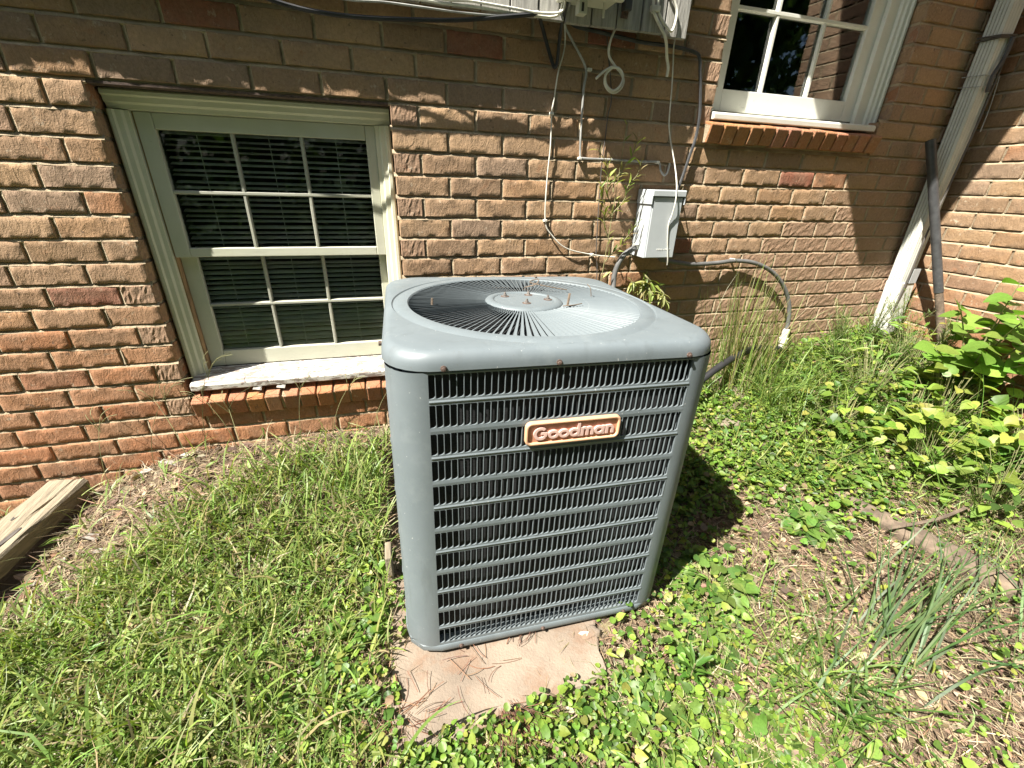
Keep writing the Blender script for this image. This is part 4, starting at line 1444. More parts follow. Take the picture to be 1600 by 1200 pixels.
def blades(P, az, L, W, tilt, curl, nseg=4, fold=.0, sway=None):
    """arching strap leaves: P (n,3) roots; returns vertices and quads"""
    n = len(P)
    t = np.linspace(0, 1, nseg+1)
    phi = tilt[:, None]+curl[:, None]*t[None, :]**1.3
    ds = L[:, None]/nseg
    h = np.concatenate([np.zeros((n, 1)), np.cumsum(np.sin(phi[:, :-1])*ds, 1)], 1)
    z = np.concatenate([np.zeros((n, 1)), np.cumsum(np.cos(phi[:, :-1])*ds, 1)], 1)
    a = az[:, None]+(0 if sway is None else sway[:, None]*t[None, :]**2)
    cx = P[:, 0:1]+h*np.cos(a)
    cy = P[:, 1:2]+h*np.sin(a)
    cz = P[:, 2:3]+z
    cz = np.maximum(cz, gh(cx, cy)+.004)
    w = W[:, None]*np.clip(np.minimum(t*6+.55, 1)*(1-t**2.2)+.03, 0, 1)[None, :]/2
    tw = rng.normal(0, .5, n)[:, None]
    sx, sy, sz = -np.sin(a)*np.cos(tw), np.cos(a)*np.cos(tw), np.sin(tw)*np.ones_like(a)
    Lv = np.stack([cx+sx*w, cy+sy*w, cz+sz*w], -1)
    Rv = np.stack([cx-sx*w, cy-sy*w, cz-sz*w], -1)
    V = np.stack([Lv, Rv], 2).reshape(n, -1, 3)
    k = 2*(nseg+1)
    f = np.array([(2*i, 2*i+1, 2*i+3, 2*i+2) for i in range(nseg)])
    F = (f[None]+(np.arange(n)*k)[:, None, None]).reshape(-1, 4)
    return V.reshape(-1, 3), F, k

def tmpl(outline, cup=.0, fold=0.):
    """leaf template: fan from the base-middle; outline in (x along, y across)"""
    o = np.array(outline, float)
    c = np.array([[o[:, 0].mean(), 0]])
    p = np.concatenate([o, c])
    z = cup*((p[:, 0]-c[0, 0])**2+p[:, 1]**2)+fold*np.abs(p[:, 1])
    n = len(o)
    F = np.array([(i, (i+1) % n, n) for i in range(n)])
    return np.concatenate([p, z[:, None]], 1), F
a_ = np.linspace(R(205), R(515), 9)
ROUND = tmpl([(.10, 0)]+[(.5+.5*math.cos(t-math.pi)*(1+.06*math.sin(7*t)), .47*math.sin(t-math.pi)) for t in np.linspace(R(24), R(336), 9)], .10, .42)
IVY = tmpl([(.0, 0), (-.13, .14), (-.10, .33), (.08, .46), (.24, .42), (.40, .44), (.60, .32), (.80, .16), (1.0, 0), (.80, -.16), (.60, -.32), (.40, -.44), (.24, -.42), (.08, -.46), (-.10, -.33), (-.13, -.14)], -.22, .30)
OVATE = tmpl([(0, 0), (.10, .13), (.28, .25), (.5, .27), (.75, .16), (1, 0), (.75, -.16), (.5, -.27), (.28, -.25), (.10, -.13)], -.25, .28)
LANCE = tmpl([(0, 0), (.2, .09), (.5, .11), (.8, .06), (1, 0), (.8, -.06), (.5, -.11), (.2, -.09)], -.35, .35)
BROAD = tmpl([(.0, 0), (.06, .20), (.22, .36), (.42, .37), (.62, .30), (.82, .16), (1, 0), (.82, -.16), (.62, -.30), (.42, -.37), (.22, -.36), (.06, -.20)], -.22, .22)

def instance(T, P, D, N, sc):
    """place a leaf template: D along the leaf, N its upper side"""
    tv, tf = T
    D = unit(D)
    Sd = unit(np.cross(N, D))
    N = np.cross(D, Sd)
    V = P[:, None]+sc[:, None, None]*(tv[None, :, 0:1]*D[:, None]+tv[None, :, 1:2]*Sd[:, None]+tv[None, :, 2:3]*N[:, None])
    n = len(P)
    F = (tf[None]+(np.arange(n)*len(tv))[:, None, None]).reshape(-1, 3)
    return V.reshape(-1, 3), F, len(tv)

class Veg:
    def __init__(self):
        self.V, self.F, self.T, self.n = [], {}, [], 0
    def put(self, V, F, k, tint):
        self.F.setdefault(F.shape[1], []).append(F+self.n)
        self.V.append(V)
        self.T.append(np.repeat(tint, k, 0))
        self.n += len(V)
        return self
    def done(self, name, mat, parent=None, kind=None, smooth=True):
        return np_obj(name, np.concatenate(self.V), [np.concatenate(f) for f in self.F.values()], mat, np.concatenate(self.T), parent, smooth, kind)

def scatter(x0, x1, y0, y1, n, mask):
    x = rng.uniform(x0, x1, n)
    y = rng.uniform(y0, y1, n)
    keep = rng.random(n) < mask(x, y)
    x, y = x[keep], y[keep]
    return np.stack([x, y, gh(x, y)], 1)
ss = lambda a, b, x: (lambda t: t*t*(3-2*t))(np.clip((x-a)/(b-a), 0, 1))
def off_pad(x, y, m=0.0):
    """0 on the concrete pad and under the unit"""
    front = (x > -.20-m) & (x < .31+m) & (y > -1.195-m-.02*np.sin(x*23)+.07*(x+.2)) & (y < -.98)
    under = (x > -.17-m) & (x < .60+m) & (y >= -.99-m) & (y < -.2+m)
    return 1-(front | under)*1.0
def off_timber(x, y):
    c = -1.345-(y+.055)*-.148
    return 1-((np.abs(x-(-1.345+(-.125/.845)*(-.055-y))) < .095) & (y < -.04) & (y > -.93))*1.0

# --- dry straw and litter
def m_straw(x, y):
    bare = np.exp(-(((x+1.0)/.38)**2+((y+.20)/.22)**2))+1.6*np.exp(-(((x-1.15)/.45)**2+((y+1.25)/.50)**2))+.8*np.exp(-(((x+.28)/.13)**2+((y+.95)/.3)**2))+.6*np.exp(-(((x-.45)/.2)**2+((y+1.12)/.12)**2))
    return np.clip(.6+bare, 0, 1)*off_pad(x, y, -.02)*off_timber(x, y)*(.55+.45*fnoise(x, y, 3))
P = scatter(-2.0, 2.6, -1.95, -.01, 120000, m_straw)
n = len(P)
v = Veg()
L = rng.gamma(3.2, .013, n)+.008
W = rng.uniform(.0010, .0036, n)
P[:, 2] += rng.uniform(.001, .014, n)
V, F, k = blades(P, rng.uniform(0, 6.28, n), L, W, rng.uniform(1.1, 1.62, n), rng.normal(0, .3, n), 2)
v.put(V, F, k, tints(n, DRY, [3, 3, 2, 2, 1], .22))
# crumbled dead leaves
n = 5200
P = scatter(-2.0, 2.6, -1.95, -.01, 26000, m_straw)
n = len(P)
P[:, 2] += rng.uniform(.001, .012, n)
a = rng.uniform(0, 6.28, n)
D = np.stack([np.cos(a), np.sin(a), rng.normal(0, .3, n)], 1)
N_ = unit(np.stack([rng.normal(0, .35, n), rng.normal(0, .35, n), np.ones(n)], 1))
V, F, k = instance(OVATE, P, D, N_, rng.gamma(4, .0045, n)+.004)
v.put(V, F, k, tints(n, DRY, [3, 4, 1, 3, 2], .25))
o = v.done('straw_litter', M['straw'], kind='stuff')
tag(o, 'dry straw and crumbled dead leaves on the soil', 'litter')

# --- crabgrass left of the unit
line = lambda x: np.interp(x, [-2, -1.15, -.9, -.6, -.3, -.1], [-.70, -.48, -.20, -.09, -.05, -.03])
def m_left(x, y):
    d = line(x)-y
    return np.maximum(ss(-.02, .26, d), .07)*off_pad(x, y, .035)*off_timber(x, y)*np.clip(.25+1.1*fnoise(x, y, 2.2), 0, 1)*(x < -.16)*(1-.75*np.exp(-(((x+.27)/.09)**2+((y+.9)/.3)**2)))
v = Veg()
P = scatter(-2.7, -.14, -2.0, -.03, 60000, m_left)
n = len(P)
P[:, 2] += rng.uniform(0, .02, n)
L = rng.gamma(4, .016, n)+.025
V, F, k = blades(P, rng.uniform(0, 6.28, n), L, np.minimum(.0065, rng.gamma(4, .00095, n)*(.75+L*4)+.0011), rng.uniform(.1, 1.2, n), rng.uniform(.3, 1.5, n), 4, sway=rng.normal(0, .4, n))
v.put(V, F, k, tints(n, GREEN+[(.30, .25, .14)], [5, 4, 4, 3, 2, 1.6], .2))
# short undergrowth leaves among the blades
P = scatter(-2.7, -.14, -2.0, -.05, 36000, lambda x, y: m_left(x, y)*np.clip(.3+.9*fnoise(x+3, y, 1.7), 0, 1))
n = len(P)
P[:, 2] += rng.uniform(.004, .035, n)
a = rng.uniform(0, 6.28, n)
D = np.stack([np.cos(a), np.sin(a), rng.normal(.1, .35, n)], 1)
N_ = unit(np.stack([rng.normal(0, .45, n), rng.normal(0, .45, n), np.ones(n)], 1))
V, F, k = instance(LANCE, P, D, N_, rng.uniform(.018, .050, n))
v.put(V, F, k, tints(n, GREEN, [5, 3, 5, 3, .6]))
o = v.done('crabgrass', M['leaf'], kind='stuff')
tag(o, 'bright green crabgrass and weeds left of the unit', 'grass')

# --- creeping round leaves: in front of the pad, along its left edge and over the right-hand ground
def m_cover(x, y):
    right = ss(.50, .62, x)*ss(2.7, 2.2, x)*ss(-.95, -.55, y+.10*np.sin(x*5))*1.15
    sparse = ss(.3, .5, x)*ss(-1.9, -1.5, y)*ss(-.4, -.85, y)*(.13+.32*ss(.95, .6, x))
    front = np.exp(-np.clip((-1.200-y+.06*(x+.2)), -9, 0)**2/.0006)*ss(-.35, -.15, x)*ss(.75, .45, x)*ss(-1.7, -1.3, y)*1.0
    side = np.exp(-((x+.30)/.13)**2)*ss(-1.5, -1.2, y)*ss(-.5, -.8, y)*.75
    return np.clip(np.maximum.reduce([right, sparse, front, side]), 0, 1)*off_pad(x, y, -.012)*np.clip(-.05+1.75*fnoise(x, y, 2.6), 0, 1)
v = Veg()
P = scatter(-.6, 2.66, -1.9, -.02, 80000, m_cover)
n = len(P)
P[:, 2] += rng.uniform(.004, .055, n)*(.4+1.1*fnoise(P[:, 0], P[:, 1], 4))
a = rng.uniform(0, 6.28, n)
D = np.stack([np.cos(a), np.sin(a), rng.normal(.05, .3, n)], 1)
N_ = unit(np.stack([rng.normal(-.12, .5, n), rng.normal(-.15, .5, n), np.ones(n)], 1))
sc = rng.gamma(7, .0021, n)*np.where(P[:, 1] < -.95, .80, 1.12)
V, F, k = instance(ROUND, P, D, N_, sc)
v.put(V, F, k, tints(n, LIME+DK+DRY[:2], [5, 3, 5, 1.6, 2.5, 2, 3, 2, 1, .6, .6], .2))
# other small weeds among them
P = scatter(-.6, 2.66, -1.9, -.02, 26000, m_cover)
n = len(P)
P[:, 2] += rng.uniform(.01, .06, n)
a = rng.uniform(0, 6.28, n)
D = np.stack([np.cos(a), np.sin(a), rng.normal(.1, .4, n)], 1)
N_ = unit(np.stack([rng.normal(-.12, .5, n), rng.normal(-.15, .5, n), np.ones(n)], 1))
h_ = n//2
V, F, k = instance(LANCE, P[:h_], D[:h_], N_[:h_], rng.uniform(.014, .042, h_))
v.put(V, F, k, tints(h_, GREEN+LIME[:2], [4, 3, 3, 2, 1, 3, 3]))
V, F, k = instance(IVY, P[h_:], D[h_:], N_[h_:], rng.uniform(.010, .028, n-h_))
v.put(V, F, k, tints(n-h_, LIME+DK[:2], [4, 4, 3, 2, 1, 2, 2]))
# runners and petioles tying them together
P = scatter(-.6, 2.66, -1.9, -.02, 9000, m_cover)
n = len(P)
V, F, k = blades(P, rng.uniform(0, 6.28, n), rng.uniform(.04, .13, n), rng.uniform(.0010, .0020, n), rng.uniform(.5, 1.4, n), rng.uniform(.2, .9, n), 4, sway=rng.normal(0, .7, n))
v.put(V, F, k, tints(n, [(.17, .20, .06), (.22, .17, .09), (.12, .15, .05)], (3, 2, 2)))
o = v.done('creeping_groundcover', M['leaf'], kind='stuff')
tag(o, 'yellow green creeping plants with small round leaves on the soil', 'ground cover')

# --- mixed short grass in the right foreground and towards the wall
def m_rgrass(x, y):
    a = np.exp(-(((x-.88)/.17)**2+((y+1.28)/.20)**2))*1.0
    b = np.exp(-(((x-.62)/.25)**2+((y+1.45)/.2)**2))*.3
    c = ss(1.0, 1.6, x)*ss(-1.0, -.5, y)*.60
    d = ss(1.55, 1.9, x)*ss(-1.5, -1.0, y)*.5
    e = ss(.62, .75, x)*ss(1.1, .9, x)*ss(-.9, -.6, y)*.12
    return np.clip(np.maximum.reduce([a, b, c, d, e]), 0, 1)*off_pad(x, y)
v = Veg()
P = scatter(.3, 2.62, -1.9, -.03, 26000, m_rgrass)
n = len(P)
L = (rng.gamma(4, .016, n)+.03)*np.where(P[:, 1] > -.7, 1.35, 1)
V, F, k = blades(P, rng.uniform(0, 6.28, n), L, rng.uniform(.002, .0055, n), rng.uniform(.2, 1.2, n), rng.uniform(.2, 1.3, n), 4, sway=rng.normal(0, .4, n))
v.put(V, F, k, tints(n, GREEN, [5, 5, 3, 2, 1]))
o = v.done('meadow_grass', M['leaf'], kind='stuff')
tag(o, 'scattered green grass blades right of the unit', 'grass')

# --- single plants
def plant(name, x, y, label, cat='plant', group=None, z=None):
    return thing(name, label, cat, (x, y, float(gh(x, y)) if z is None else z), None, group)

def tuft(x, y, n, Lr, Wr, tilt, curl, spread, label, cols=GREEN, wts=(5, 4, 3, 2, 1), az=None, azs=.6, name='grass_tuft'):
    P = np.stack([rng.normal(x, spread, n), np.minimum(rng.normal(y, spread, n), -.012), np.zeros(n)], 1)
    P[:, 2] = gh(P[:, 0], P[:, 1])
    A = rng.uniform(0, 6.28, n) if az is None else rng.normal(az, azs, n)
    v = Veg()
    V, F, k = blades(P, A, rng.uniform(*Lr, n), rng.uniform(*Wr, n), np.abs(rng.normal(tilt, .18, n)), rng.normal(curl, .3, n), 7, sway=rng.normal(0, .25, n))
    V[:, 1] = np.minimum(V[:, 1], -.008)
    v.put(V, F, k, tints(n, cols, wts))
    o = v.done(name, M['leaf'])
    return tag(o, label, 'grass')
tuft(1.50, -.12, 130, (.40, .72), (.003, .0055), .08, .28, .07, 'tall thin upright grass with dry blades against the wall left of the conduit', GREEN+[(.30, .26, .15)], (4, 3, 3, 2, 2, 5))
tuft(1.70, -.12, 80, (.28, .55), (.003, .005), .2, .6, .05, 'half dry arching grass tuft right in front of the arched conduit', GREEN+[(.30, .26, .15)], (3, 2, 3, 2, 3, 6))
tuft(1.62, -.34, 190, (.16, .34), (.003, .006), .35, .9, .075, 'dense dark green tussock of long grass between the stone and the conduit foot', GREEN, (5, 6, 2, 1, .4))
tuft(1.88, -.32, 120, (.14, .30), (.003, .006), .4, 1.0, .08, 'arching green grass tussock in front of the conduit foot', GREEN, (5, 5, 3, 1, .5))
tuft(1.12, -1.30, 46, (.30, .55), (.004, .0075), .75, .55, .06, 'long blue green grass blades sweeping right over bare litter in the foreground', [(.075, .125, .045), (.10, .15, .05), (.06, .105, .035)], (3, 3, 2), az=.25, azs=.35)
tuft(1.45, -1.42, 40, (.28, .5), (.003, .006), .9, .4, .07, 'fine long grass blades leaning out of the right edge of the picture', [(.085, .14, .045), (.12, .17, .06), (.06, .105, .035)], (3, 3, 2), az=.35, azs=.4)
tuft(.90, -1.30, 60, (.10, .2), (.005, .009), .7, .8, .07, 'broad bladed low grass clump in the right foreground', [(.075, .14, .035), (.10, .17, .04), (.055, .105, .028)], (3, 3, 2))
tuft(-.62, -1.02, 50, (.12, .24), (.006, .010), .5, .9, .14, 'broad bladed crabgrass clump at the lower left corner', GREEN, (4, 4, 4, 1, .3))
tuft(-.33, -.33, 90, (.12, .26), (.004, .007), .4, .9, .09, 'lush crabgrass clump between the low window ledge and the unit', GREEN, (5, 4, 4, 1, .3))
tuft(-.62, -.36, 70, (.10, .22), (.004, .008), .5, .9, .11, 'spreading crabgrass clump on the edge of the bare litter', GREEN, (4, 3, 5, 2, .3))
tuft(-1.5, -.30, 24, (.15, .3), (.0025, .004), .5, .7, .09, 'thin pale grass growing beside the weathered timber', GREEN+[(.24, .21, .11)], (2, 1, 2, 2, 3, 3))

# seed stalks of crabgrass standing before the wall
def stalk(x, y, h, az, lean, label, nf=4):
    x0, y0, z0 = x, min(y, -.02), float(gh(x, y))
    pts = []
    for i in range(6):
        t = i/5
        pts.append((x0+math.cos(az)*lean*t*t, min(-.012, y0+math.sin(az)*lean*t*t), z0+h*(t-.12*t*t)))
    mb = MB()
    path = catmull(pts, 2)
    mb.tube(path, [.0014-.0006*i/len(path) for i in range(len(path))], 4)
    tip = path[-1]
    for i in range(nf):
        a = az+(-1.2+2.4*i/max(1, nf-1))+rng.normal(0, .15)
        l = rng.uniform(.06, .11)
        e = [tip-Vector((0, 0, .008*i)), tip+Vector((math.cos(a)*l*.5, min(0.0, math.sin(a)*l*.5), l*.50)), tip+Vector((math.cos(a)*l, math.sin(a)*l*.6, l*.62))]
        e = [Vector((p.x, min(p.y, -.010), p.z)) for p in e]
        mb.tube(catmull(e, 3), .0010, 4)
    o = mb.build('seed_stalk', M['stalk'])
    tag(o, label, 'grass stalk', 'crabgrass seed stalks in front of the brick wall')
M['stalk'] = mat_plain('seed_stalk_green', (.23, .225, .10), 0.7, 0.3, 20, 0)
for (x, y, h, az, ln, lb) in ((-1.52, -.12, .24, 2.6, .10, 'arching seed stalk over the back of the timber at far left'), (-1.20, -.10, .30, 1.2, .05, 'upright seed stalk beside the wall end of the timber'),
        (-1.05, -.08, .34, .6, .10, 'seed stalk bending right before the red bricks between timber and window'), (-.93, -.09, .30, 2.4, .10, 'seed stalk bending left below the left end of the window ledge'),
        (-.86, -.08, .42, .2, .07, 'tallest seed stalk crossing the left end of the low window sill'), (-.74, -.12, .30, 2.8, .08, 'seed stalk in front of the ledge, leftmost of three forked ones'),
        (-.52, -.10, .30, 1.0, .05, 'three fingered seed stalk in front of the middle of the ledge'), (-.40, -.10, .28, .4, .09, 'seed stalk leaning right near the right part of the ledge'),
        (-.24, -.10, .26, .5, .10, 'seed stalk just left of the grey unit'), (-.66, -.30, .36, 2.0, .08, 'seed stalk rising from the crabgrass in front of the wall')):
    stalk(x, y, h, az, ln, lb, rng.integers(3, 6))

def leafy(name, x, y, stems, leafT, lsize, cols, wts, label, cat='plant', nleaf=14, droop=.2, z=None, up=.5, wall=False, stem_r=.0018):
    """plant with separate stem and foliage parts; stems: list of point lists"""
    root = plant(name, x, y, label, cat, z=z)
    sm_ = MB()
    Ps, Ds, Ns, Ss = [], [], [], []
    for pts in stems:
        path = catmull(pts, 5)
        m = len(path)
        sm_.tube(path, [stem_r*(1.3-.8*i/m) for i in range(m)], 5)
        for i in range(nleaf):
            t = (.12+.88*(i+rng.random()*.6)/nleaf)*(m-1)
            j = min(m-2, int(t))
            p = path[j].lerp(path[j+1], min(1, t-j))
            d = (path[j+1]-path[j]).normalized()
            a = i*2.4+rng.normal(0, .4)
            u1 = d.cross(Vector((.3, .2, 1))).normalized()
            u2 = d.cross(u1)
            o_ = (u1*math.cos(a)+u2*math.sin(a))
            dd = o_*.9+d*up+Vector((0, 0, -droop*rng.uniform(.4, 1.6)))
            if wall: dd.y = -abs(dd.y)*.5
            Ps.append(p)
            Ds.append(dd)
            nn = Vector((rng.normal(0, .3), rng.normal(-.25, .3), 1))
            Ns.append(nn)
            Ss.append(rng.uniform(*lsize)*(1.0-.25*i/nleaf))
    sm_.build('stem', M['stalk'], root)
    v = Veg()
    V, F, k = instance(leafT, np.array([tuple(p) for p in Ps]), np.array([tuple(p) for p in Ds]), unit(np.array([tuple(p) for p in Ns])), np.array(Ss))
    V[:, 1] = np.minimum(V[:, 1], -.006)
    v.put(V, F, k, tints(len(Ps), cols, wts))
    v.done('foliage', M['leaf'], root)
    return root
YG = [(.28, .32, .075), (.21, .28, .06), (.33, .33, .12), (.15, .21, .045)]
def wob(x0, y0, z0, x1, y1, z1, n=5, j=.012):
    return [(x0+(x1-x0)*i/n+rng.normal(0, j), min(-.015, y0+(y1-y0)*i/n+rng.normal(0, j*.4)), z0+(z1-z0)*i/n) for i in range(n+1)]
leafy('wall_weed', .775, -.05, [wob(.78, -.05, -1.15, .775, -.06, .0), wob(.775, -.05, -.42, .70, -.07, -.22), wob(.775, -.05, -.36, .87, -.08, -.14), wob(.775, -.05, -.52, .90, -.08, -.36), wob(.775, -.05, -.25, .84, -.07, -.06), wob(.77, -.05, -.3, .70, -.06, -.10)],
      LANCE, (.028, .055), YG+[(.30, .24, .13)], (4, 3, 3, 1, 3), 'tall slender yellow green weed climbing the brick left of the disconnect box', 'weed', 17, .1, wall=True, up=.9)
leafy('vine', .98, -.06, [wob(.98, -.05, -1.15, 1.0, -.05, -.56, j=.02), wob(.98, -.06, -.62, .88, -.10, -.60), wob(1.0, -.06, -.60, 1.10, -.10, -.70), wob(.95, -.06, -.75, .87, -.12, -.74), wob(1.0, -.06, -.72, 1.13, -.12, -.84), wob(.98, -.06, -.85, .90, -.13, -.92), wob(.99, -.06, -.58, .99, -.11, -.66)],
      LANCE, (.04, .075), YG, (3, 3, 4, 1), 'vine with drooping pale leaves hanging just below the disconnect box', 'vine', 20, .8, wall=True, up=.3, stem_r=.003)
# feathery weeds at the foot of the downspout
def feathery(x, y, h, label, n=46):
    root = plant('feathery_weed', x, y, label, 'weed')
    z0 = float(gh(x, y))
    mb = MB()
    v = Veg()
    Ps, As, Ls = [], [], []
    for s in range(12):
        a = rng.uniform(0, 6.28)
        r_ = rng.uniform(.02, .11)
        hh = h*rng.uniform(.65, 1.1)
        path = catmull([(x, y, z0), (x+.3*r_*math.cos(a), y+.3*r_*math.sin(a), z0+.5*hh), (x+r_*math.cos(a), min(-.03, y+r_*math.sin(a)), z0+hh)], 5)
        mb.tube(path, [.0022-.0014*i/len(path) for i in range(len(path))], 4)
        for i in range(n):
            t = (.2+.8*i/n)*(len(path)-1)
            j = min(len(path)-2, int(t))
            Ps.append(tuple(path[j].lerp(path[j+1], t-j)))
            As.append(i*2.4+rng.normal(0, .5))
            Ls.append(.05*(1.15-.8*i/n)*rng.uniform(.7, 1.3))
    mb.build('stem', M['stalk'], root)
    m = len(Ps)
    V, F, k = blades(np.array(Ps), np.array(As), np.array(Ls), np.full(m, .0022), rng.uniform(.4, 1.1, m), rng.normal(.1, .4, m), 3)
    V[:, 1] = np.minimum(V[:, 1], -.006)
    V[:, 0] = np.minimum(V[:, 0], XC-.006)
    v.put(V, F, k, tints(m, [(.085, .16, .025), (.11, .19, .03), (.06, .125, .02)], (4, 3, 2)))
    v.done('foliage', M['leaf'], root)
for x, y, h, lb in ((2.18, -.12, .24, 'feathery green weed against the wall left of the downspout'), (2.36, -.16, .30, 'feathery weed just left of the downspout foot'), (2.50, -.20, .30, 'feathery weed hiding the downspout foot'),
                    (2.60, -.36, .27, 'feathery weed around the foot of the leaning pipe'), (2.30, -.34, .25, 'feathery weed in front of the ones beside the downspout'), (2.06, -.24, .20, 'low feathery weed nearest the arched conduit'),
                    (2.48, -.46, .26, 'feathery weed between the leaning pipe and the broad leaved shrub')):
    feathery(x, y, h, lb)
def clump(name, x, y, n, T, size, rad, h, cols, wts, label, cat='plant', petiole=True):
    """low clump of leaves on petioles"""
    root = plant(name, x, y, label, cat)
    a = rng.uniform(0, 6.28, n)
    r_ = rad*np.sqrt(rng.random(n))
    px_, py_ = x+r_*np.cos(a), np.minimum(y+r_*np.sin(a), -.02)
    pz_ = gh(px_, py_)+h*(1-.6*(r_/rad)**2)*rng.uniform(.45, 1.1, n)
    P = np.stack([px_, py_, pz_], 1)
    D = np.stack([np.cos(a)+rng.normal(0, .5, n), np.sin(a)+rng.normal(0, .5, n), rng.normal(-.1, .3, n)], 1)
    N_ = unit(np.stack([rng.normal(-.1, .35, n), rng.normal(-.25, .35, n), np.ones(n)], 1))
    v = Veg()
    V, F, k = instance(T, P, D, N_, rng.uniform(*size, n))
    V[:, 1] = np.minimum(V[:, 1], -.008)
    v.put(V, F, k, tints(n, cols, wts))
    v.done('foliage', M['leaf'], root)
    mb = MB()
    for p, aa in zip(P, a):
        q = (x+.35*(p[0]-x), y+.35*(p[1]-y))
        mb.tube([(q[0], q[1], float(gh(*q))-.005), (.6*p[0]+.4*q[0], .6*p[1]+.4*q[1], p[2]*.7+.3*float(gh(*q))+.01), tuple(p)], .0011, 4)
    mb.build('stem', M['stalk'], root)
    return root
clump('ivy', 1.30, -.88, 82, IVY, (.026, .044), .085, .06, DK, (3, 4, 3, 1), 'round clump of ivy on bare litter right of the shadow of the unit', 'ivy')
clump('ivy', .80, -.99, 108, IVY, (.026, .044), .12, .055, DK, (3, 4, 4, 1), 'ivy leaves climbing out of the shadow at the right front corner of the unit', 'ivy')
clump('ivy', .66, -1.10, 72, IVY, (.020, .036), .10, .04, DK, (2, 4, 4, 1), 'glossy ivy patch nearest the front right of the pad', 'ivy')
clump('ivy', .42, -1.26, 82, IVY, (.020, .036), .11, .05, DK, (2, 4, 4, 1), 'ivy trailing along the bottom edge right of the pad', 'ivy')
clump('ivy', .62, -1.38, 54, IVY, (.020, .036), .10, .04, DK, (2, 4, 4, 1), 'ivy leaves at the bottom of the picture right of centre', 'ivy')
clump('ivy', 1.34, -.62, 46, IVY, (.022, .038), .07, .05, DK, (3, 4, 3, 1), 'small dark ivy sprig below the thin dead twig', 'ivy')
clump('ivy', 1.62, -.72, 79, IVY, (.022, .042), .12, .07, DK, (2, 4, 4, 1), 'ivy spreading between the ivy clump and the yellow creeper', 'ivy')
clump('ivy', -.10, -1.235, 39, IVY, (.016, .028), .08, .035, DK, (2, 4, 4, 1), 'small ivy sprig at the front left edge of the pad', 'ivy')
clump('creeper', 2.02, -.78, 108, IVY, (.035, .06), .19, .24, LIME, (3, 5, 2, 4, 1), 'yellow green lobed creeper at the right before the shrub', 'creeper')
clump('creeper', 2.28, -.62, 108, IVY, (.038, .065), .20, .30, LIME, (3, 5, 2, 4, 1), 'tall yellow leaved creeper at the foot of the wing wall', 'creeper')
clump('creeper', 2.02, -1.02, 100, OVATE, (.04, .07), .19, .24, DK+LIME[:2], (2, 4, 3, 1, 2, 2), 'dark leafy weed at the right edge above the rotting log', 'weed')
clump('creeper', 1.82, -.50, 82, IVY, (.028, .05), .16, .17, LIME+DK[:2], (3, 3, 3, 2, 1, 3, 3), 'mixed green creeper between the grass tussocks and the yellow creeper', 'creeper')
clump('creeper', 2.12, -.40, 108, LANCE, (.04, .075), .19, .26, DK+LIME[:2], (3, 4, 3, 1, 2, 2), 'pointed leaved green weed in front of the feathery ones', 'weed')
clump('creeper', 2.38, -.90, 90, OVATE, (.045, .08), .20, .30, LIME+DK[:2], (3, 3, 3, 2, 1, 3, 3), 'leafy green weed at the right edge under the broad leaved shrub', 'weed')
clump('creeper', 2.40, -.36, 90, LANCE, (.04, .08), .18, .30, LIME+DK[:2], (3, 3, 3, 2, 1, 2, 2), 'bushy pointed leaved weed between the downspout and the broad leaved shrub', 'weed')
clump('creeper', 2.24, -.96, 90, IVY, (.035, .065), .18, .30, LIME, (3, 5, 2, 4, 1), 'bright yellow green lobed weed at the right edge below the shrub', 'weed')
clump('creeper', 2.10, -.62, 80, OVATE, (.03, .055), .17, .20, LIME+DK[:2], (3, 4, 3, 2, 1, 2, 2), 'small leaved lime weed in the middle of the right hand weeds', 'weed')
def star(x, y, n, l, label):
    root = plant('star_weed', x, y, label, 'weed')
    a = np.arange(n)*2.4
    P = np.stack([np.full(n, x), np.full(n, y), float(gh(x, y))+.03+np.arange(n)*.0035], 1)
    D = np.stack([np.cos(a), np.sin(a), .25+np.arange(n)*.06], 1)
    v = Veg()
    V, F, k = instance(LANCE, P, D, unit(np.stack([np.zeros(n), np.zeros(n), np.ones(n)], 1)+D*-.2), np.full(n, l)*rng.uniform(.8, 1.1, n))
    v.put(V, F, k, tints(n, [(.075, .165, .028), (.10, .19, .03)], (1, 1)))
    v.done('foliage', M['leaf'], root)
    MB().tube([(x, y, float(gh(x, y))-.01), (x, y, float(gh(x, y))+.03+n*.0035)], .002, 5).build('stem', M['stalk'], root)
star(.545, -1.215, 16, .058, 'bright green star shaped weed with narrow leaves in the right foreground')
star(.86, -1.40, 12, .05, 'narrow leaved dull green weed in the grass at the lower right')
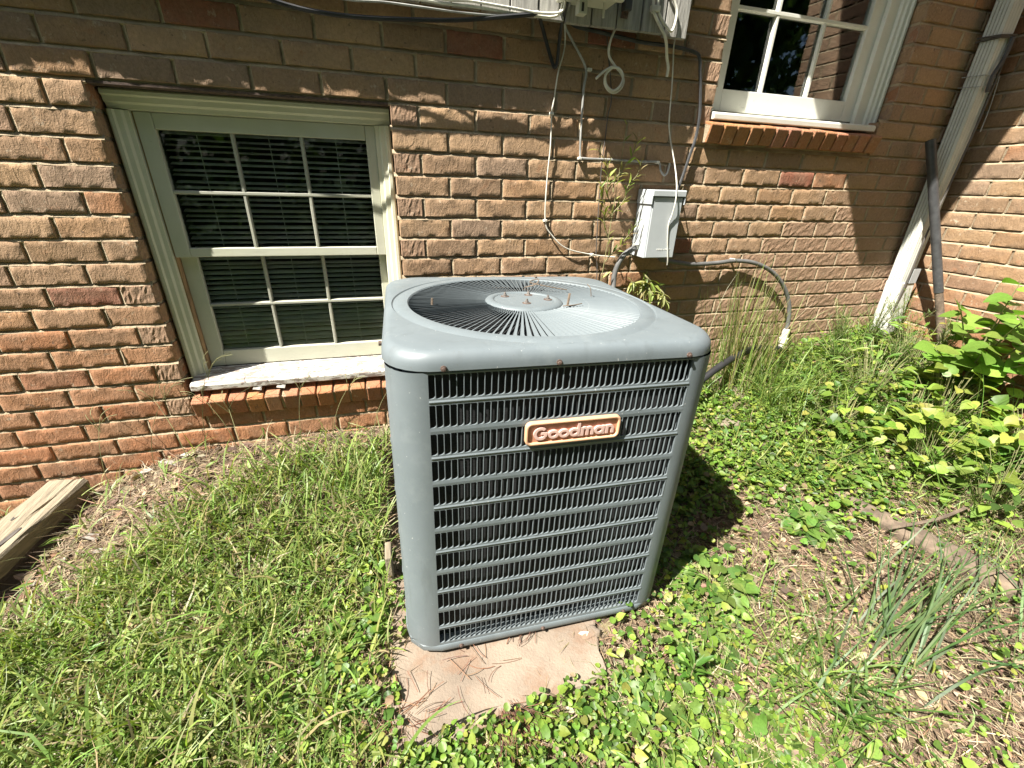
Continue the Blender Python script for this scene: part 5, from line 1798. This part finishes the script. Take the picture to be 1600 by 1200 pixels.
# broad leaved shrub at the right edge
tuft(1.95, -.86, 60, (.22, .42), (.003, .006), .45, .8, .10, 'long green grass arching through the lime weeds at the right', [(.12, .22, .045), (.17, .27, .06), (.10, .18, .035)], (3, 3, 2))
tuft(2.20, -.78, 50, (.26, .46), (.003, .006), .35, .8, .12, 'long green grass standing in front of the broad leaved shrub', [(.12, .22, .045), (.17, .27, .06), (.10, .18, .035)], (3, 3, 2))
sh = plant('shrub', 2.46, -.55, 'lime green broad leaved young shrub at the right edge before the wing wall', 'shrub')
zb = float(gh(2.46, -.55))
mb = MB()
Ps, Ds, Ns, Ss = [], [], [], []
for i, (tx, ty, tz) in enumerate(((2.36, -.46, .48), (2.60, -.60, .46), (2.28, -.66, .36), (2.56, -.42, .36), (2.46, -.80, .42), (2.22, -.52, .30), (2.58, -.74, .30), (2.40, -.60, .60), (2.34, -.84, .36), (2.50, -.56, .48), (2.56, -.82, .56), (2.44, -.94, .44), (2.30, -.72, .50))):
    path = catmull([(2.46, -.55, zb), (2.46+.4*(tx-2.46), -.55+.4*(ty+.55), zb+.6*tz), (tx, ty, zb+tz)], 5)
    mb.tube(path, [.0045-.003*k/len(path) for k in range(len(path))], 6)
    for j in range(9):
        t = (.35+.65*j/8)*(len(path)-1)
        jj = min(len(path)-2, int(t))
        p = path[jj].lerp(path[jj+1], t-jj)
        a = j*2.4+i
        Ps.append(tuple(p))
        Ds.append((math.cos(a), math.sin(a), rng.normal(.0, .25)))
        Ns.append((rng.normal(-.15, .25), rng.normal(-.3, .25), 1))
        Ss.append(rng.uniform(.065, .125))
mb.build('stem', M['stalk'], sh)
V, F, k = instance(BROAD, np.array(Ps), np.array(Ds), unit(np.array(Ns)), np.array(Ss))
V[:, 0] = np.minimum(V[:, 0], XC-.004)
Veg().put(V, F, k, tints(len(Ps), [(.17, .29, .048), (.22, .33, .06), (.13, .24, .04)], (3, 3, 2))).done('foliage', M['leaf'], sh)

# pine needles fallen on and around the pad
def needles(x, y, n, l, spread, label, fan=None, h=0.0):
    v = Veg()
    P = np.stack([rng.normal(x, spread, n), rng.normal(y, spread*.6, n), np.zeros(n)], 1)
    onp = off_pad(P[:, 0], P[:, 1]) < .5
    P[:, 2] = np.where(onp, -1.387, gh(P[:, 0], P[:, 1])+.012)+rng.uniform(0, .008, n)+h
    A = rng.uniform(0, 6.28, n) if fan is None else rng.normal(fan, .35, n)
    cx = P[:, 0]+np.cos(A)*.5
    t = np.linspace(0, 1, 5)
    L = rng.uniform(l*.6, l*1.2, n)
    bend = rng.normal(0, .5, n)
    aa = A[:, None]+bend[:, None]*t[None]
    dx = np.cumsum(np.cos(aa)*L[:, None]/5, 1)
    dy = np.cumsum(np.sin(aa)*L[:, None]/5, 1)
    X_, Y_ = P[:, 0:1]+dx, P[:, 1:2]+dy
    onp = off_pad(X_, Y_) < .5
    Z_ = np.maximum(P[:, 2:3]+t[None]*rng.uniform(-.004, .012, n)[:, None], np.where(onp, -1.3875, gh(X_, Y_)+.006))
    wd = .0007
    Lv = np.stack([X_-np.sin(aa)*wd, Y_+np.cos(aa)*wd, Z_], -1)
    Rv = np.stack([X_+np.sin(aa)*wd, Y_-np.cos(aa)*wd, Z_+.0004], -1)
    V = np.stack([Lv, Rv], 2).reshape(-1, 3)
    f = np.array([(2*i, 2*i+1, 2*i+3, 2*i+2) for i in range(4)])
    F = (f[None]+(np.arange(n)*10)[:, None, None]).reshape(-1, 4)
    v.put(V, F, 10, tints(n, [(.19, .085, .05), (.15, .07, .045), (.24, .14, .08), (.10, .055, .04)], (3, 3, 2, 2)))
    o = v.done('pine_needles', M['straw'])
    tag(o, label, 'pine needles', kind='stuff')
needles(.055, -1.15, 64, .12, .012, 'reddish tuft of fallen pine needles at the front edge of the pad', fan=-1.3, h=.004)
needles(-.19, -1.12, 62, .10, .045, 'scatter of brown pine needles at the left front corner of the pad')
needles(.02, -1.04, 18, .09, .05, 'few curved pine needles lying on the bare concrete', None)
needles(.13, -1.02, 16, .10, .02, 'dark bundle of pine needles near the base of the unit', fan=.9)

# trees across the yard behind the viewer (seen in the window glass)
def tree(x, y, h, cr, label):
    root = plant('tree', x, y, label, 'tree', 'trees across the yard behind the viewer')
    z0 = float(gh(x, y))
    mb = MB()
    mb.tube(catmull([(x, y, z0-.1), (x+.1, y, z0+h*.3), (x-.05, y+.1, z0+h*.6), (x, y, z0+h*.85)], 4), [.22-.17*i/12 for i in range(13)], 9)
    for i in range(6):
        a = i*1.1
        z = z0+h*(.3+.08*i)
        mb.tube([(x, y, z), (x+cr*.4*math.cos(a), y+cr*.4*math.sin(a), z+h*.12), (x+cr*.75*math.cos(a), y+cr*.75*math.sin(a), z+h*.2)], [.07, .045, .02], 6)
    mb.build('trunk', M['bark'], root)
    n = 5200
    d = unit(rng.normal(0, 1, (n, 3)))
    r_ = rng.random(n)**.45
    P = np.array([x, y, z0+h*.58])+d*r_[:, None]*np.array([cr, cr, h*.46])*(.8+.3*np.sin(d[:, :1]*5+d[:, 1:2]*4))
    D = unit(rng.normal(0, 1, (n, 3)))
    V, F, k = instance(OVATE, P, D, unit(rng.normal(0, 1, (n, 3))+np.array([0, 0, .7])), rng.uniform(.16, .32, n))
    Veg().put(V, F, k, tints(n, DK, (4, 3, 1, 3))).done('crown', M['leaf'], root)
for (x, y, h, cr, lb) in ((-8.5, -7.5, 8, 2.6, 'tree farthest left across the yard behind the viewer'), (-5, -6.2, 7.5, 2.5, 'second tree from the left across the yard'), (-2, -7, 8, 2.6, 'tree straight behind the viewer'), (.8, -5.8, 7.5, 2.5, 'tree right of the middle across the yard'),
        (3.6, -6.6, 8, 2.6, 'fifth tree from the left across the yard'), (6.6, -7, 8.5, 2.8, 'sixth tree from the left across the yard'), (9.6, -7.5, 9, 3, 'tree farthest right across the yard'), (-12.5, -9, 9, 3, 'tree at the far end of the row across the yard')):
    tree(x, y, h, cr, lb)
# clipped hedge under the trees
hd = plant('hedge', 0, -8.6, 'dark hedge under the trees across the yard behind the viewer', 'hedge')
n = 9000
P = np.stack([rng.uniform(-14, 12, n), rng.uniform(-9.1, -8.1, n), rng.uniform(-1.6, 1.0, n)], 1)
V, F, k = instance(OVATE, P, unit(rng.normal(0, 1, (n, 3))), unit(rng.normal(0, 1, (n, 3))), rng.uniform(.2, .36, n))
Veg().put(V, F, k, tints(n, DK, (4, 3, 1, 3))).done('foliage', M['leaf'], hd)
